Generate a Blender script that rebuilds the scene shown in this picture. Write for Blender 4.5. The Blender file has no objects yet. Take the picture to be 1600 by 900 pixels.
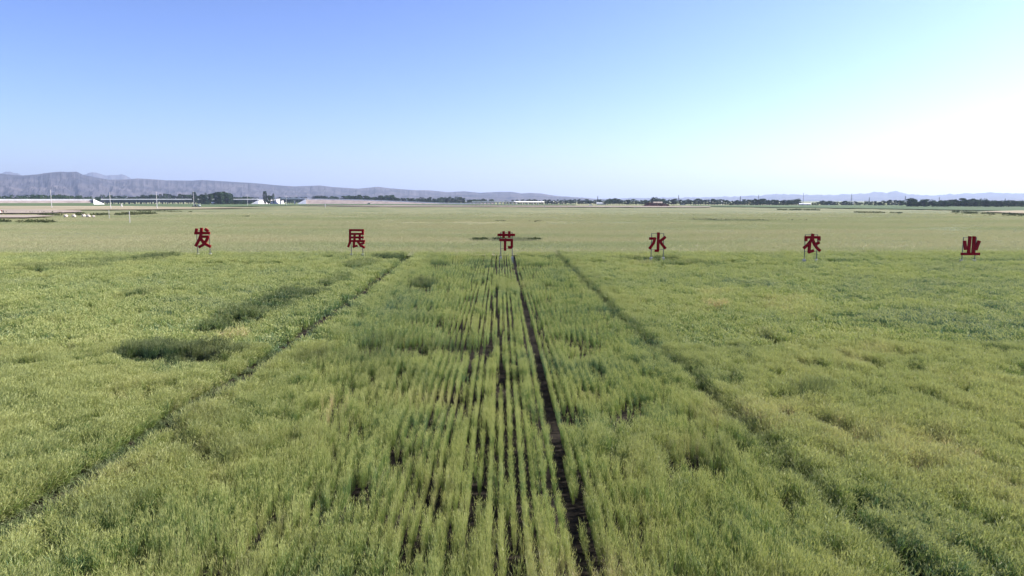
import bpy, bmesh, math, random
import numpy as np
from mathutils import Vector, Matrix, Euler
R = math.radians
SC = bpy.context.scene
COL = SC.collection

# ------------------------------------------------------------------ camera
CAM_Z = 7.75            # the lens; the crop stands 0.75 m high
FPX = 1081.0            # focal length in pixels of the 1600 px photograph
HOR = 313.5             # row of the true horizon
YAW = R(0.95)           # turned a little to the right of the drill rows
PITCH = math.atan((450 - HOR) / FPX)
cam_d = bpy.data.cameras.new('camera')
cam = bpy.data.objects.new('camera', cam_d)
COL.objects.link(cam)
cam_d.sensor_width = 36.0
cam_d.lens = 36.0 * FPX / 1600
cam_d.clip_start = 0.1
cam_d.clip_end = 120000
cam.location = (0, 0, CAM_Z)
cam.rotation_euler = (R(90) - PITCH, 0, -YAW)
SC.camera = cam

# ------------------------------------------------------------------ light and sky
SUN_AZ = 76.0           # degrees to the right of +Y
SUN_EL = 40.0
w = bpy.data.worlds.new('World')
SC.world = w
w.use_nodes = True
nt = w.node_tree
nt.nodes.clear()
sky = nt.nodes.new('ShaderNodeTexSky')
sky.sky_type = 'NISHITA'
sky.sun_disc = False
sky.sun_elevation = R(SUN_EL)
sky.sun_rotation = R(SUN_AZ)
sky.altitude = 1200
sky.air_density = 1.0
sky.dust_density = 2.6
sky.ozone_density = 3.5
bg = nt.nodes.new('ShaderNodeBackground')
bg.inputs['Strength'].default_value = 0.136
wo = nt.nodes.new('ShaderNodeOutputWorld')
# the whole sky gets a steeper tone curve, as the phone camera gave it
s1 = nt.nodes.new('ShaderNodeVectorMath'); s1.operation = 'SCALE'; s1.inputs['Scale'].default_value = 0.1
gm = nt.nodes.new('ShaderNodeGamma')
GAM = 1.5
gm.inputs['Gamma'].default_value = GAM
s2 = nt.nodes.new('ShaderNodeVectorMath'); s2.operation = 'MULTIPLY'; s2.inputs[1].default_value = (10.4, 9.3, 10.6)
nt.links.new(sky.outputs[0], s1.inputs[0]); nt.links.new(s1.outputs[0], gm.inputs['Color'])
nt.links.new(gm.outputs[0], s2.inputs[0]); nt.links.new(s2.outputs[0], bg.inputs['Color'])
nt.links.new(bg.outputs[0], wo.inputs['Surface'])
sd = bpy.data.lights.new('sun', 'SUN')
sd.energy = 5.0
sd.angle = R(0.53)
sd.color = (1.0, 0.95, 0.87)
so = bpy.data.objects.new('sun', sd)
COL.objects.link(so)
to_sun = Vector((math.sin(R(SUN_AZ)) * math.cos(R(SUN_EL)), math.cos(R(SUN_AZ)) * math.cos(R(SUN_EL)), math.sin(R(SUN_EL))))
so.rotation_euler = to_sun.to_track_quat('Z', 'Y').to_euler()
so.location = (0, 0, 60)
SC.view_settings.view_transform = 'Standard'
SC.view_settings.look = 'None'
SC.view_settings.gamma = 1.0
SC.view_settings.exposure = 1.2
SC.view_settings.use_curve_mapping = False
SC.cycles.max_bounces = 6
SC.cycles.diffuse_bounces = 3
SC.cycles.transmission_bounces = 3
SC.cycles.volume_bounces = 0
SC.cycles.use_denoising = True

# ------------------------------------------------------------------ helpers
RNG = np.random.default_rng(7)
random.seed(7)
CP, SP = math.cos(PITCH), math.sin(PITCH)
CY, SY = math.cos(YAW), math.sin(YAW)

def ray(px, py):
    """direction (unit depth) of a point of the photograph, in the world"""
    u = (px - 800) / FPX
    v = (450 - py) / FPX
    fwd = CP + v * SP
    up = v * CP - SP
    return (u * CY + fwd * SY, fwd * CY - u * SY, up)

def on_ground(px, py, z=0.0):
    x, y, k = ray(px, py)
    t = (z - CAM_Z) / k
    return x * t, y * t

def at_dist(px, py, d):
    """point on that line of sight at horizontal distance d"""
    x, y, k = ray(px, py)
    t = d / math.hypot(x, y)
    return x * t, y * t, CAM_Z + k * t

def px_m(d):
    return d / FPX

def interp(tab, x):
    xs = [a for a, b in tab]
    ys = [b for a, b in tab]
    return np.interp(x, xs, ys)

def _h(ix, iy, s):
    n = (ix.astype(np.int64) * 374761393 + iy.astype(np.int64) * 668265263 + s * 974634777) & 0x7fffffff
    n = ((n ^ (n >> 13)) * 1274126177) & 0x7fffffff
    n = n ^ (n >> 16)
    return (n & 0xffff) / 65535.0

def vn(x, y, s=0):
    x = np.asarray(x, float); y = np.asarray(y, float)
    ix = np.floor(x); iy = np.floor(y)
    fx = x - ix; fy = y - iy
    fx = fx * fx * (3 - 2 * fx); fy = fy * fy * (3 - 2 * fy)
    a = _h(ix, iy, s); b = _h(ix + 1, iy, s); c = _h(ix, iy + 1, s); d = _h(ix + 1, iy + 1, s)
    return (a * (1 - fx) + b * fx) * (1 - fy) + (c * (1 - fx) + d * fx) * fy

def fbm(x, y, s=0, o=4):
    v = 0; a = 0.5; t = 0
    for k in range(o):
        v = v + a * vn(x * 2 ** k + 17.3 * k, y * 2 ** k - 9.1 * k, s + k)
        t += a; a *= 0.5
    return v / t

def tag(o, label=None, cat=None, group=None, kind=None):
    if label: o['label'] = label
    if cat: o['category'] = cat
    if group: o['group'] = group
    if kind: o['kind'] = kind
    return o

def mesh_obj(name, verts, faces, mat, parent=None, smooth=False, loc=None):
    me = bpy.data.meshes.new(name)
    me.from_pydata([tuple(v) for v in verts], [], faces)
    me.update()
    mats = mat if isinstance(mat, (list, tuple)) else [mat]
    for m in mats: me.materials.append(m)
    if smooth:
        me.polygons.foreach_set('use_smooth', [True] * len(me.polygons))
    o = bpy.data.objects.new(name, me)
    COL.objects.link(o)
    if parent: o.parent = parent
    if loc: o.location = loc
    return o

def empty(name, loc, rz=0.0):
    o = bpy.data.objects.new(name, None)
    COL.objects.link(o)
    o.location = loc
    o.rotation_euler = (0, 0, rz)
    o.empty_display_size = 0.5
    return o

class MB:
    """collects boxes, tubes and lumps into one mesh"""
    def __init__(s):
        s.v = []; s.f = []; s.mi = []
    def add(s, vs, fs, m=0):
        n = len(s.v)
        s.v += [tuple(v) for v in vs]
        s.f += [tuple(i + n for i in f) for f in fs]
        s.mi += [m] * len(fs)
        return s
    def box(s, c, d, rz=0.0, m=0, taper=1.0):
        cx, cy, cz = c; dx, dy, dz = d[0] / 2, d[1] / 2, d[2] / 2
        cr, sr = math.cos(rz), math.sin(rz)
        vs = []
        for z, k in ((-dz, 1.0), (dz, taper)):
            for x, y in ((-dx, -dy), (dx, -dy), (dx, dy), (-dx, dy)):
                x *= k; y *= k
                vs.append((cx + x * cr - y * sr, cy + x * sr + y * cr, cz + z))
        return s.add(vs, [(3, 2, 1, 0), (4, 5, 6, 7), (0, 1, 5, 4), (1, 2, 6, 5), (2, 3, 7, 6), (3, 0, 4, 7)], m)
    def tube(s, a, b, r0, r1=None, n=8, m=0):
        r1 = r0 if r1 is None else r1
        a = Vector(a); b = Vector(b)
        q = (b - a).normalized().to_track_quat('Z', 'Y')
        vs = []
        for p, r in ((a, r0), (b, r1)):
            for k in range(n):
                t = 2 * math.pi * k / n
                vs.append(p + q @ Vector((r * math.cos(t), r * math.sin(t), 0)))
        fs = [(k, (k + 1) % n, n + (k + 1) % n, n + k) for k in range(n)]
        fs += [tuple(range(n - 1, -1, -1)), tuple(range(n, 2 * n))]
        return s.add(vs, fs, m)
    def lump(s, c, r, seed=0, n=10, rings=6, rough=0.25, m=0):
        rg = random.Random(seed)
        vs = []; fs = []
        for i in range(rings + 1):
            ph = math.pi * i / rings
            for k in range(n):
                th = 2 * math.pi * k / n
                q = 1 + rough * (rg.random() - 0.5) * 2
                vs.append((c[0] + r[0] * q * math.sin(ph) * math.cos(th), c[1] + r[1] * q * math.sin(ph) * math.sin(th), c[2] + r[2] * q * math.cos(ph)))
        for i in range(rings):
            for k in range(n):
                fs.append((i * n + k, (i + 1) * n + k, (i + 1) * n + (k + 1) % n, i * n + (k + 1) % n))
        return s.add(vs, fs, m)
    def build(s, name, mat, parent=None, smooth=False, loc=None):
        o = mesh_obj(name, s.v, s.f, mat, parent, smooth, loc)
        if any(s.mi): o.data.polygons.foreach_set('material_index', s.mi)
        return o

# ------------------------------------------------------------------ materials
def new_mat(name):
    m = bpy.data.materials.new(name)
    m.use_nodes = True
    m.node_tree.nodes.clear()
    return m, m.node_tree, m.node_tree.nodes, m.node_tree.links

def ramp(N, stops):
    r = N.new('ShaderNodeValToRGB')
    e = r.color_ramp.elements
    while len(e) < len(stops): e.new(0.5)
    for k, (p, c) in enumerate(stops):
        e[k].position = p
        e[k].color = (c[0], c[1], c[2], 1)
    return r

def simple_mat(name, c0, c1=None, scale=2.0, rough=0.8, bump=0.0, metal=0.0, stretch=(1, 1, 1), detail=5, spec=0.3):
    m, t, N, L = new_mat(name)
    b = N.new('ShaderNodeBsdfPrincipled')
    b.inputs['Roughness'].default_value = rough
    b.inputs['Metallic'].default_value = metal
    b.inputs['Specular IOR Level'].default_value = spec
    o = N.new('ShaderNodeOutputMaterial')
    L.new(b.outputs[0], o.inputs['Surface'])
    tc = N.new('ShaderNodeTexCoord'); mp = N.new('ShaderNodeMapping')
    mp.inputs['Scale'].default_value = stretch
    L.new(tc.outputs['Object'], mp.inputs['Vector'])
    no = N.new('ShaderNodeTexNoise')
    no.inputs['Scale'].default_value = scale
    no.inputs['Detail'].default_value = detail
    L.new(mp.outputs[0], no.inputs['Vector'])
    c1 = c1 or tuple(x * 0.75 for x in c0)
    r = ramp(N, [(0.32, c1), (0.68, c0)])
    L.new(no.outputs['Fac'], r.inputs['Fac'])
    L.new(r.outputs[0], b.inputs['Base Color'])
    if bump:
        bp = N.new('ShaderNodeBump'); bp.inputs['Strength'].default_value = bump
        L.new(no.outputs['Fac'], bp.inputs['Height'])
        L.new(bp.outputs[0], b.inputs['Normal'])
    return m

M_red = simple_mat('red_paint', (0.33, 0.004, 0.010), (0.27, 0.003, 0.008), 1.5, 0.75, spec=0.1)
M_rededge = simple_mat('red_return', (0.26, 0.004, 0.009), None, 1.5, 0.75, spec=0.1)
M_steel = simple_mat('galvanised_steel', (0.13, 0.135, 0.14), (0.09, 0.095, 0.10), 6, 0.5, metal=0.2)
M_concrete = simple_mat('concrete', (0.55, 0.53, 0.50), (0.42, 0.41, 0.39), 0.4, 0.9)
M_white = simple_mat('white_concrete', (0.80, 0.79, 0.77), (0.66, 0.65, 0.63), 0.15, 0.85)
M_dark = simple_mat('dark_girder', (0.10, 0.10, 0.11), (0.06, 0.06, 0.07), 0.3, 0.9)
M_pole = simple_mat('pole_concrete', (0.62, 0.60, 0.57), (0.5, 0.49, 0.47), 1.0, 0.85)
M_gravel = simple_mat('embankment_gravel', (0.30, 0.245, 0.22), (0.20, 0.165, 0.15), 0.10, 0.95, stretch=(1, 1, 3))
M_pale = simple_mat('pale_slope_facing', (0.74, 0.70, 0.66), (0.58, 0.54, 0.50), 0.12, 0.9)
M_rock = simple_mat('pale_earth', (0.62, 0.54, 0.46), (0.42, 0.36, 0.30), 1.5, 0.95, bump=0.4)
M_glass = simple_mat('dark_glass', (0.03, 0.035, 0.04), None, 1, 0.1, spec=0.6)
M_rubber = simple_mat('rubber', (0.03, 0.03, 0.03), None, 3, 0.8)
M_carwhite = simple_mat('white_car_paint', (0.82, 0.82, 0.82), (0.78, 0.78, 0.78), 1, 0.3)
M_cargrey = simple_mat('grey_green_paint', (0.22, 0.27, 0.25), (0.18, 0.22, 0.21), 1, 0.35)
M_brick = simple_mat('weathered_brown_brick', (0.15, 0.062, 0.055), (0.075, 0.035, 0.035), 0.9, 0.9)
M_roofb = simple_mat('beige_sheet_roof', (0.42, 0.36, 0.28), (0.34, 0.28, 0.22), 0.5, 0.8)
M_roofw = simple_mat('white_sheet_roof', (0.72, 0.74, 0.78), (0.6, 0.62, 0.66), 0.2, 0.6)
M_wallw = simple_mat('white_plaster', (0.66, 0.64, 0.6), (0.55, 0.53, 0.5), 0.4, 0.9)
M_skin = simple_mat('skin', (0.45, 0.28, 0.2), None, 4, 0.6)
M_shirt = simple_mat('dark_red_cloth', (0.22, 0.05, 0.05), None, 4, 0.9)
M_trouser = simple_mat('dark_cloth', (0.04, 0.04, 0.05), None, 4, 0.9)

# soil and far plain
def ground_mat():
    m, t, N, L = new_mat('soil_and_plain')
    b = N.new('ShaderNodeBsdfPrincipled'); b.inputs['Roughness'].default_value = 1.0
    b.inputs['Specular IOR Level'].default_value = 0.05
    o = N.new('ShaderNodeOutputMaterial'); L.new(b.outputs[0], o.inputs['Surface'])
    geo = N.new('ShaderNodeNewGeometry')
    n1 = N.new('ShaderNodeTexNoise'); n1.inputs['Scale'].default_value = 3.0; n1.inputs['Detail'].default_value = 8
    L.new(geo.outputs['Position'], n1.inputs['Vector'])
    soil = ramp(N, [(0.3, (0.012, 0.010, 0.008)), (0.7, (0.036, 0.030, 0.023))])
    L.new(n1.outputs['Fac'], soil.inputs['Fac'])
    mp = N.new('ShaderNodeMapping'); mp.inputs['Scale'].default_value = (0.002, 0.0006, 1)
    L.new(geo.outputs['Position'], mp.inputs['Vector'])
    n2 = N.new('ShaderNodeTexNoise'); n2.inputs['Scale'].default_value = 1.0; n2.inputs['Detail'].default_value = 4
    L.new(mp.outputs[0], n2.inputs['Vector'])
    pl = ramp(N, [(0.35, (0.11, 0.15, 0.06)), (0.5, (0.2, 0.21, 0.1)), (0.68, (0.30, 0.27, 0.18))])
    L.new(n2.outputs['Fac'], pl.inputs['Fac'])
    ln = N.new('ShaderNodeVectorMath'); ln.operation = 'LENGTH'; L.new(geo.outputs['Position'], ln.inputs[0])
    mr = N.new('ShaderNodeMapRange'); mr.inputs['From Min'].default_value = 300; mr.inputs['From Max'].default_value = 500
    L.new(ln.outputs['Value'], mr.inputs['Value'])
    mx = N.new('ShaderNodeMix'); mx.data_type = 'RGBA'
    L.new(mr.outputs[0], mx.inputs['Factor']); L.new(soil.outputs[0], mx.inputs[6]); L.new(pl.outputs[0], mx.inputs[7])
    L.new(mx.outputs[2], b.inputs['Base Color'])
    bp = N.new('ShaderNodeBump'); bp.inputs['Strength'].default_value = 0.6; bp.inputs['Distance'].default_value = 0.05
    L.new(n1.outputs['Fac'], bp.inputs['Height']); L.new(bp.outputs[0], b.inputs['Normal'])
    return m
M_ground = ground_mat()

def wheat_mat(name='wheat_leaf_and_ear', stops=None, ear_c=(0.47, 0.48, 0.19, 1)):
    """stems, leaves and bearded ears; hue comes from the plant (instance) and from the leaf itself"""
    m, t, N, L = new_mat(name)
    o = N.new('ShaderNodeOutputMaterial')
    ai = N.new('ShaderNodeAttribute'); ai.attribute_type = 'INSTANCER'; ai.attribute_name = 'tint'
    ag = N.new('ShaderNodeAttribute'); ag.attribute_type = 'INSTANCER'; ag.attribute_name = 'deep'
    al = N.new('ShaderNodeAttribute'); al.attribute_type = 'GEOMETRY'; al.attribute_name = 'leaf'
    sp = N.new('ShaderNodeSeparateColor'); L.new(al.outputs['Color'], sp.inputs[0])
    # plant hue: blue green -> green -> yellow green -> straw
    ad = N.new('ShaderNodeMath'); ad.operation = 'MULTIPLY_ADD'
    L.new(sp.outputs[1], ad.inputs[0]); ad.inputs[1].default_value = 0.34
    L.new(ai.outputs['Fac'], ad.inputs[2])
    sb = N.new('ShaderNodeMath'); sb.operation = 'SUBTRACT'; sb.inputs[1].default_value = 0.17
    L.new(ad.outputs[0], sb.inputs[0])
    r = ramp(N, stops or [(0.0, (0.085, 0.150, 0.085)), (0.25, (0.138, 0.210, 0.070)), (0.5, (0.228, 0.282, 0.074)), (0.75, (0.355, 0.350, 0.155)), (1.0, (0.52, 0.42, 0.23))])
    L.new(sb.outputs[0], r.inputs['Fac'])
    # ears are paler than the leaves
    ear = N.new('ShaderNodeMix'); ear.data_type = 'RGBA'
    em = N.new('ShaderNodeMath'); em.operation = 'MULTIPLY'; em.inputs[1].default_value = 0.7
    L.new(sp.outputs[2], em.inputs[0]); L.new(em.outputs[0], ear.inputs['Factor']); L.new(r.outputs[0], ear.inputs[6]); ear.inputs[7].default_value = ear_c
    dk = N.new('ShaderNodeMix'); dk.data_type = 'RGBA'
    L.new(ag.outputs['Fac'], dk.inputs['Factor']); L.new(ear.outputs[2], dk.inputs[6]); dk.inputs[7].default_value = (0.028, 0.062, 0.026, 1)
    d = N.new('ShaderNodeBsdfPrincipled'); d.inputs['Roughness'].default_value = 0.5; d.inputs['Specular IOR Level'].default_value = 0.35
    tr = N.new('ShaderNodeBsdfTranslucent')
    L.new(dk.outputs[2], d.inputs['Base Color'])
    hs = N.new('ShaderNodeHueSaturation'); hs.inputs['Value'].default_value = 1.25; hs.inputs['Saturation'].default_value = 1.1
    L.new(dk.outputs[2], hs.inputs['Color']); L.new(hs.outputs[0], tr.inputs['Color'])
    mx = N.new('ShaderNodeMixShader'); mx.inputs[0].default_value = 0.30
    L.new(d.outputs[0], mx.inputs[1]); L.new(tr.outputs[0], mx.inputs[2])
    L.new(mx.outputs[0], o.inputs['Surface'])
    return m
M_wheat = wheat_mat()
M_wheat2 = wheat_mat('paler_wheat_plot', [(0.0, (0.11, 0.155, 0.095)), (0.25, (0.16, 0.205, 0.105)), (0.5, (0.240, 0.285, 0.125)), (0.75, (0.330, 0.345, 0.170)), (1.0, (0.42, 0.38, 0.22))], (0.40, 0.41, 0.22, 1))

def canopy_mat(name, stops, sx=0.02, sy=0.05, fine=1.2):
    m, t, N, L = new_mat(name)
    b = N.new('ShaderNodeBsdfPrincipled'); b.inputs['Roughness'].default_value = 0.9
    b.inputs['Specular IOR Level'].default_value = 0.1
    o = N.new('ShaderNodeOutputMaterial'); L.new(b.outputs[0], o.inputs['Surface'])
    geo = N.new('ShaderNodeNewGeometry')
    mp = N.new('ShaderNodeMapping'); mp.inputs['Scale'].default_value = (sx, sy, 1)
    L.new(geo.outputs['Position'], mp.inputs['Vector'])
    n2 = N.new('ShaderNodeTexNoise'); n2.inputs['Scale'].default_value = 1.0; n2.inputs['Detail'].default_value = 7; n2.inputs['Roughness'].default_value = 0.62
    L.new(mp.outputs[0], n2.inputs['Vector'])
    n3 = N.new('ShaderNodeTexNoise'); n3.inputs['Scale'].default_value = fine; n3.inputs['Detail'].default_value = 5; n3.inputs['Roughness'].default_value = 0.7
    L.new(geo.outputs['Position'], n3.inputs['Vector'])
    md = N.new('ShaderNodeMix'); md.data_type = 'FLOAT'; md.inputs['Factor'].default_value = 0.35
    L.new(n2.outputs['Fac'], md.inputs[2]); L.new(n3.outputs['Fac'], md.inputs[3])
    r = ramp(N, stops)
    L.new(md.outputs[0], r.inputs['Fac'])
    L.new(r.outputs[0], b.inputs['Base Color'])
    bp = N.new('ShaderNodeBump'); bp.inputs['Strength'].default_value = 0.8; bp.inputs['Distance'].default_value = 0.35
    L.new(n3.outputs['Fac'], bp.inputs['Height']); L.new(bp.outputs[0], b.inputs['Normal'])
    return m
M_far = canopy_mat('far_wheat_canopy', [(0.34, (0.072, 0.092, 0.042)), (0.45, (0.132, 0.150, 0.070)), (0.53, (0.18, 0.182, 0.092)), (0.66, (0.26, 0.232, 0.128))])
M_green = canopy_mat('green_crop', [(0.3, (0.05, 0.08, 0.035)), (0.55, (0.085, 0.12, 0.05)), (0.75, (0.13, 0.15, 0.07))], 0.01, 0.01)
M_tan = canopy_mat('dry_stubble', [(0.3, (0.15, 0.155, 0.08)), (0.5, (0.27, 0.23, 0.15)), (0.7, (0.40, 0.33, 0.22))], 0.01, 0.02)
M_bare = canopy_mat('bare_brown_earth', [(0.3, (0.17, 0.14, 0.11)), (0.5, (0.27, 0.225, 0.18)), (0.7, (0.36, 0.31, 0.25))], 0.02, 0.05)
M_ditch = canopy_mat('dark_ditch_growth', [(0.3, (0.03, 0.035, 0.02)), (0.5, (0.07, 0.07, 0.04)), (0.7, (0.16, 0.14, 0.09))], 0.2, 0.2)

def leaf_mat(name, stops):
    m, t, N, L = new_mat(name)
    o = N.new('ShaderNodeOutputMaterial')
    a = N.new('ShaderNodeAttribute'); a.attribute_type = 'GEOMETRY'; a.attribute_name = 'leaf'
    sp = N.new('ShaderNodeSeparateColor'); L.new(a.outputs['Color'], sp.inputs[0])
    oi = N.new('ShaderNodeObjectInfo')
    ad = N.new('ShaderNodeMath'); ad.operation = 'MULTIPLY_ADD'; ad.inputs[1].default_value = 0.35
    L.new(oi.outputs['Random'], ad.inputs[0]); 
    ml = N.new('ShaderNodeMath'); ml.operation = 'MULTIPLY'; ml.inputs[1].default_value = 0.65
    L.new(sp.outputs[1], ml.inputs[0]); L.new(ml.outputs[0], ad.inputs[2])
    r = ramp(N, stops); L.new(ad.outputs[0], r.inputs['Fac'])
    d = N.new('ShaderNodeBsdfDiffuse'); tr = N.new('ShaderNodeBsdfTranslucent'); mx = N.new('ShaderNodeMixShader'); mx.inputs[0].default_value = 0.25
    L.new(r.outputs[0], d.inputs['Color']); L.new(r.outputs[0], tr.inputs['Color'])
    L.new(d.outputs[0], mx.inputs[1]); L.new(tr.outputs[0], mx.inputs[2]); L.new(mx.outputs[0], o.inputs['Surface'])
    return m
M_leaf = leaf_mat('tree_leaves', [(0.0, (0.014, 0.030, 0.020)), (0.5, (0.032, 0.062, 0.032)), (1.0, (0.075, 0.115, 0.05))])
M_weed = leaf_mat('brown_shrub_leaves', [(0.0, (0.05, 0.025, 0.028)), (0.5, (0.11, 0.055, 0.055)), (1.0, (0.16, 0.10, 0.08))])
M_ditchleaf = leaf_mat('ditch_weed_leaves', [(0.0, (0.03, 0.04, 0.02)), (0.5, (0.06, 0.08, 0.03)), (1.0, (0.13, 0.12, 0.06))])
M_bark = simple_mat('bark', (0.16, 0.12, 0.09), (0.09, 0.07, 0.05), 2, 0.95)

def mountain_mat(name, ca, cb):
    m, t, N, L = new_mat(name)
    b = N.new('ShaderNodeBsdfDiffuse')
    o = N.new('ShaderNodeOutputMaterial'); L.new(b.outputs[0], o.inputs['Surface'])
    geo = N.new('ShaderNodeNewGeometry')
    n = N.new('ShaderNodeTexNoise'); n.inputs['Scale'].default_value = 0.0022; n.inputs['Detail'].default_value = 9; n.inputs['Roughness'].default_value = 0.65
    L.new(geo.outputs['Position'], n.inputs['Vector'])
    r = ramp(N, [(0.35, ca), (0.65, cb)]); L.new(n.outputs['Fac'], r.inputs['Fac'])
    L.new(r.outputs[0], b.inputs['Color'])
    n2 = N.new('ShaderNodeTexNoise'); n2.inputs['Scale'].default_value = 0.006; n2.inputs['Detail'].default_value = 7; n2.inputs['Roughness'].default_value = 0.7
    L.new(geo.outputs['Position'], n2.inputs['Vector'])
    bp = N.new('ShaderNodeBump'); bp.inputs['Strength'].default_value = 1.0; bp.inputs['Distance'].default_value = 45
    L.new(n2.outputs['Fac'], bp.inputs['Height']); L.new(bp.outputs[0], b.inputs['Normal'])
    return m
M_mtn = mountain_mat('bare_rock_slopes', (0.03, 0.032, 0.045), (0.115, 0.10, 0.105))

# ------------------------------------------------------------------ ground sheet
def ground():
    rs = [0, 12, 30, 60, 120, 250, 500, 1000, 2000, 5000, 12000, 28000]
    n = 48
    vs = [(0, 0, 0)]; fs = []
    for r in rs[1:]:
        for k in range(n):
            t = 2 * math.pi * k / n
            vs.append((r * math.cos(t), r * math.sin(t), 0))
    for k in range(n): fs.append((0, 1 + k, 1 + (k + 1) % n))
    for i in range(len(rs) - 2):
        a = 1 + i * n; b = a + n
        for k in range(n): fs.append((a + k, b + k, b + (k + 1) % n, a + (k + 1) % n))
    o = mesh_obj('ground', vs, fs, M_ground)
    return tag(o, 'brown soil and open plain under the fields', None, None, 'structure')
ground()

# ------------------------------------------------------------------ mountains
def mountains(name, label, prof, dist, depth, az_pad, seed, cols, rows=26, spur=0.55):
    pxs = np.linspace(prof[0][0], prof[-1][0], cols)
    ys = interp(prof, pxs)
    jit = (fbm(pxs / 7.0, pxs * 0, seed, 4) - 0.5) * 4.6 + (vn(pxs / 2.3, pxs * 0, seed + 3) - 0.5) * 0.7
    zpx = dist / FPX
    vs = []; fs = []
    ts = np.linspace(0, 1, rows)
    for i, (px, py) in enumerate(zip(pxs, ys)):
        x, y, z = at_dist(px, min(py, HOR - 0.4), dist)
        jz = jit[i] * zpx * min(1, z / (8 * zpx))
        dx, dy = x / dist, y / dist
        crest = z
        for t in ts:
            if t < 0.8:
                s = t / 0.8
                d = dist - depth * (1 - s)
                wx = px / 26.0 + 1.4 * (fbm(np.array([px / 50.0]), np.array([s * 3.0]), seed + 5, 3)[0] - 0.5)
                rdg = 1 - abs(2 * fbm(np.array([wx * 1.0]), np.array([s * 2.1]), seed + 9, 4)[0] - 1) * 2.4
                rdg2 = fbm(np.array([px / 9.0 + s * 2.0]), np.array([s * 9.0 - px / 30.0]), seed + 30, 3)[0]
                h = crest * (0.35 * s + 0.65 * s ** 2.2) * (1 - spur * (1 - s) * (1 - rdg) - 0.75 * (1 - s) * (rdg2 - 0.35)) + jz * s ** 5
                h = max(h, -2.0 if s < 0.05 else 2.0 * s)
            else:
                s = (t - 0.8) / 0.2
                d = dist + depth * 0.7 * s
                h = crest * (1 - s) ** 1.1 - 2
            vs.append((dx * d, dy * d, h if t > 0 else -5.0))
    for i in range(cols - 1):
        for k in range(rows - 1):
            a = i * rows + k; b = a + rows
            fs.append((a, b, b + 1, a + 1))
    o = mesh_obj(name, vs, fs, M_mtn, smooth=False)
    return tag(o, label, None, None, 'structure')

left_prof = [(-520, 266), (-380, 263), (-250, 265), (-120, 268), (-40, 270), (0, 271), (10, 272), (35, 274), (60, 272), (80, 269), (95, 268), (108, 268.5), (120, 268), (130, 273), (150, 277), (170, 280.5), (200, 280), (215, 278.5), (235, 279.5), (260, 281.5), (300, 282), (316, 281), (350, 283), (400, 286), (430, 289), (460, 291), (500, 289.5), (520, 292), (560, 294.5), (575, 293), (590, 291.5), (610, 294), (650, 297), (670, 297), (700, 300), (725, 298.5), (750, 301), (780, 299.5), (800, 299.5), (815, 302), (828, 301), (845, 302), (870, 306), (900, 308), (925, 310), (955, 312), (985, 313)]
far_prof = [(-520, 272), (-300, 266), (-150, 268), (-60, 266), (0, 265.5), (15, 265), (35, 268), (60, 269), (75, 266.5), (85, 268.5), (105, 272), (120, 270), (130, 267), (145, 266.5), (155, 269), (163, 271.5), (175, 268.2), (190, 268.5), (199, 272), (206, 276), (225, 284), (260, 295), (300, 312)]
right_prof = [(900, 312), (940, 310.5), (985, 309), (1010, 309.6), (1030, 308.2), (1070, 308.3), (1110, 307.6), (1150, 306.5), (1185, 305.5), (1200, 304), (1215, 302.4), (1250, 302.6), (1280, 304.3), (1310, 303.4), (1325, 301.8), (1350, 302.5), (1365, 299.8), (1385, 299.2), (1400, 298), (1410, 299.3), (1420, 303), (1450, 304.2), (1480, 302.8), (1510, 301), (1540, 299.6), (1580, 300.6), (1620, 300), (1750, 298), (1900, 301), (2100, 297)]
mountains('mountain_range', 'bare bluish mountain range sloping down from the left across the horizon', left_prof, 9000, 3600, 0, 3, 620)
mountains('far_mountain_peaks', 'faint far peaks showing above the left mountain range', far_prof, 17000, 2500, 0, 11, 260, 18)
mountains('far_mountain_range', 'low pale blue mountain range along the right horizon', right_prof, 14500, 4000, 0, 23, 460, 18)

# ------------------------------------------------------------------ near and middle wheat
S_C = 0.75  # crop height
def poly_x(pts, y):
    """X of a line across the field (given as points of the photograph on top of the crop) at world y"""
    g = sorted([on_ground(a, b, S_C)[::-1] for a, b in pts])
    return np.interp(y, [q[0] for q in g], [q[1] for q in g])

MAIN = [(803, 405), (812, 445), (828, 510), (846, 580), (862, 650), (878, 725), (895, 800), (915, 895), (925, 940)]
SIDE = [(806, 405), (833, 480), (858, 560), (875, 625), (893, 690), (912, 760), (934, 860), (950, 930)]
THIRD = [(775, 405), (776, 470), (785, 560), (788, 640), (792, 720), (795, 800), (799, 900), (800, 940)]
FOUR = [(768, 405), (768, 470), (767, 560), (761, 640), (756, 720), (750, 800), (745, 900)]
FIVE = [(760, 405), (745, 480), (735, 560), (722, 660), (712, 740), (698, 830), (690, 900)]
RT2 = [(800, 405), (806, 480), (818, 560), (826, 640), (838, 730), (850, 810), (862, 900)]
RIGHT = [(880, 405), (915, 437), (950, 470), (1010, 525), (1085, 580), (1140, 640), (1230, 712), (1300, 780), (1370, 835), (1440, 888), (1500, 935)]
LEFT = [(632, 400), (600, 425), (560, 455), (500, 495), (440, 532), (370, 577), (300, 617), (220, 668), (150, 712), (80, 755), (0, 803), (-80, 850)]
LEFT2 = [(235, 400), (160, 410), (80, 420), (0, 435), (-150, 455)]
LM = [(770, 405), (700, 480), (655, 560), (620, 640), (560, 720), (490, 780), (425, 845), (380, 900)]

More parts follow.
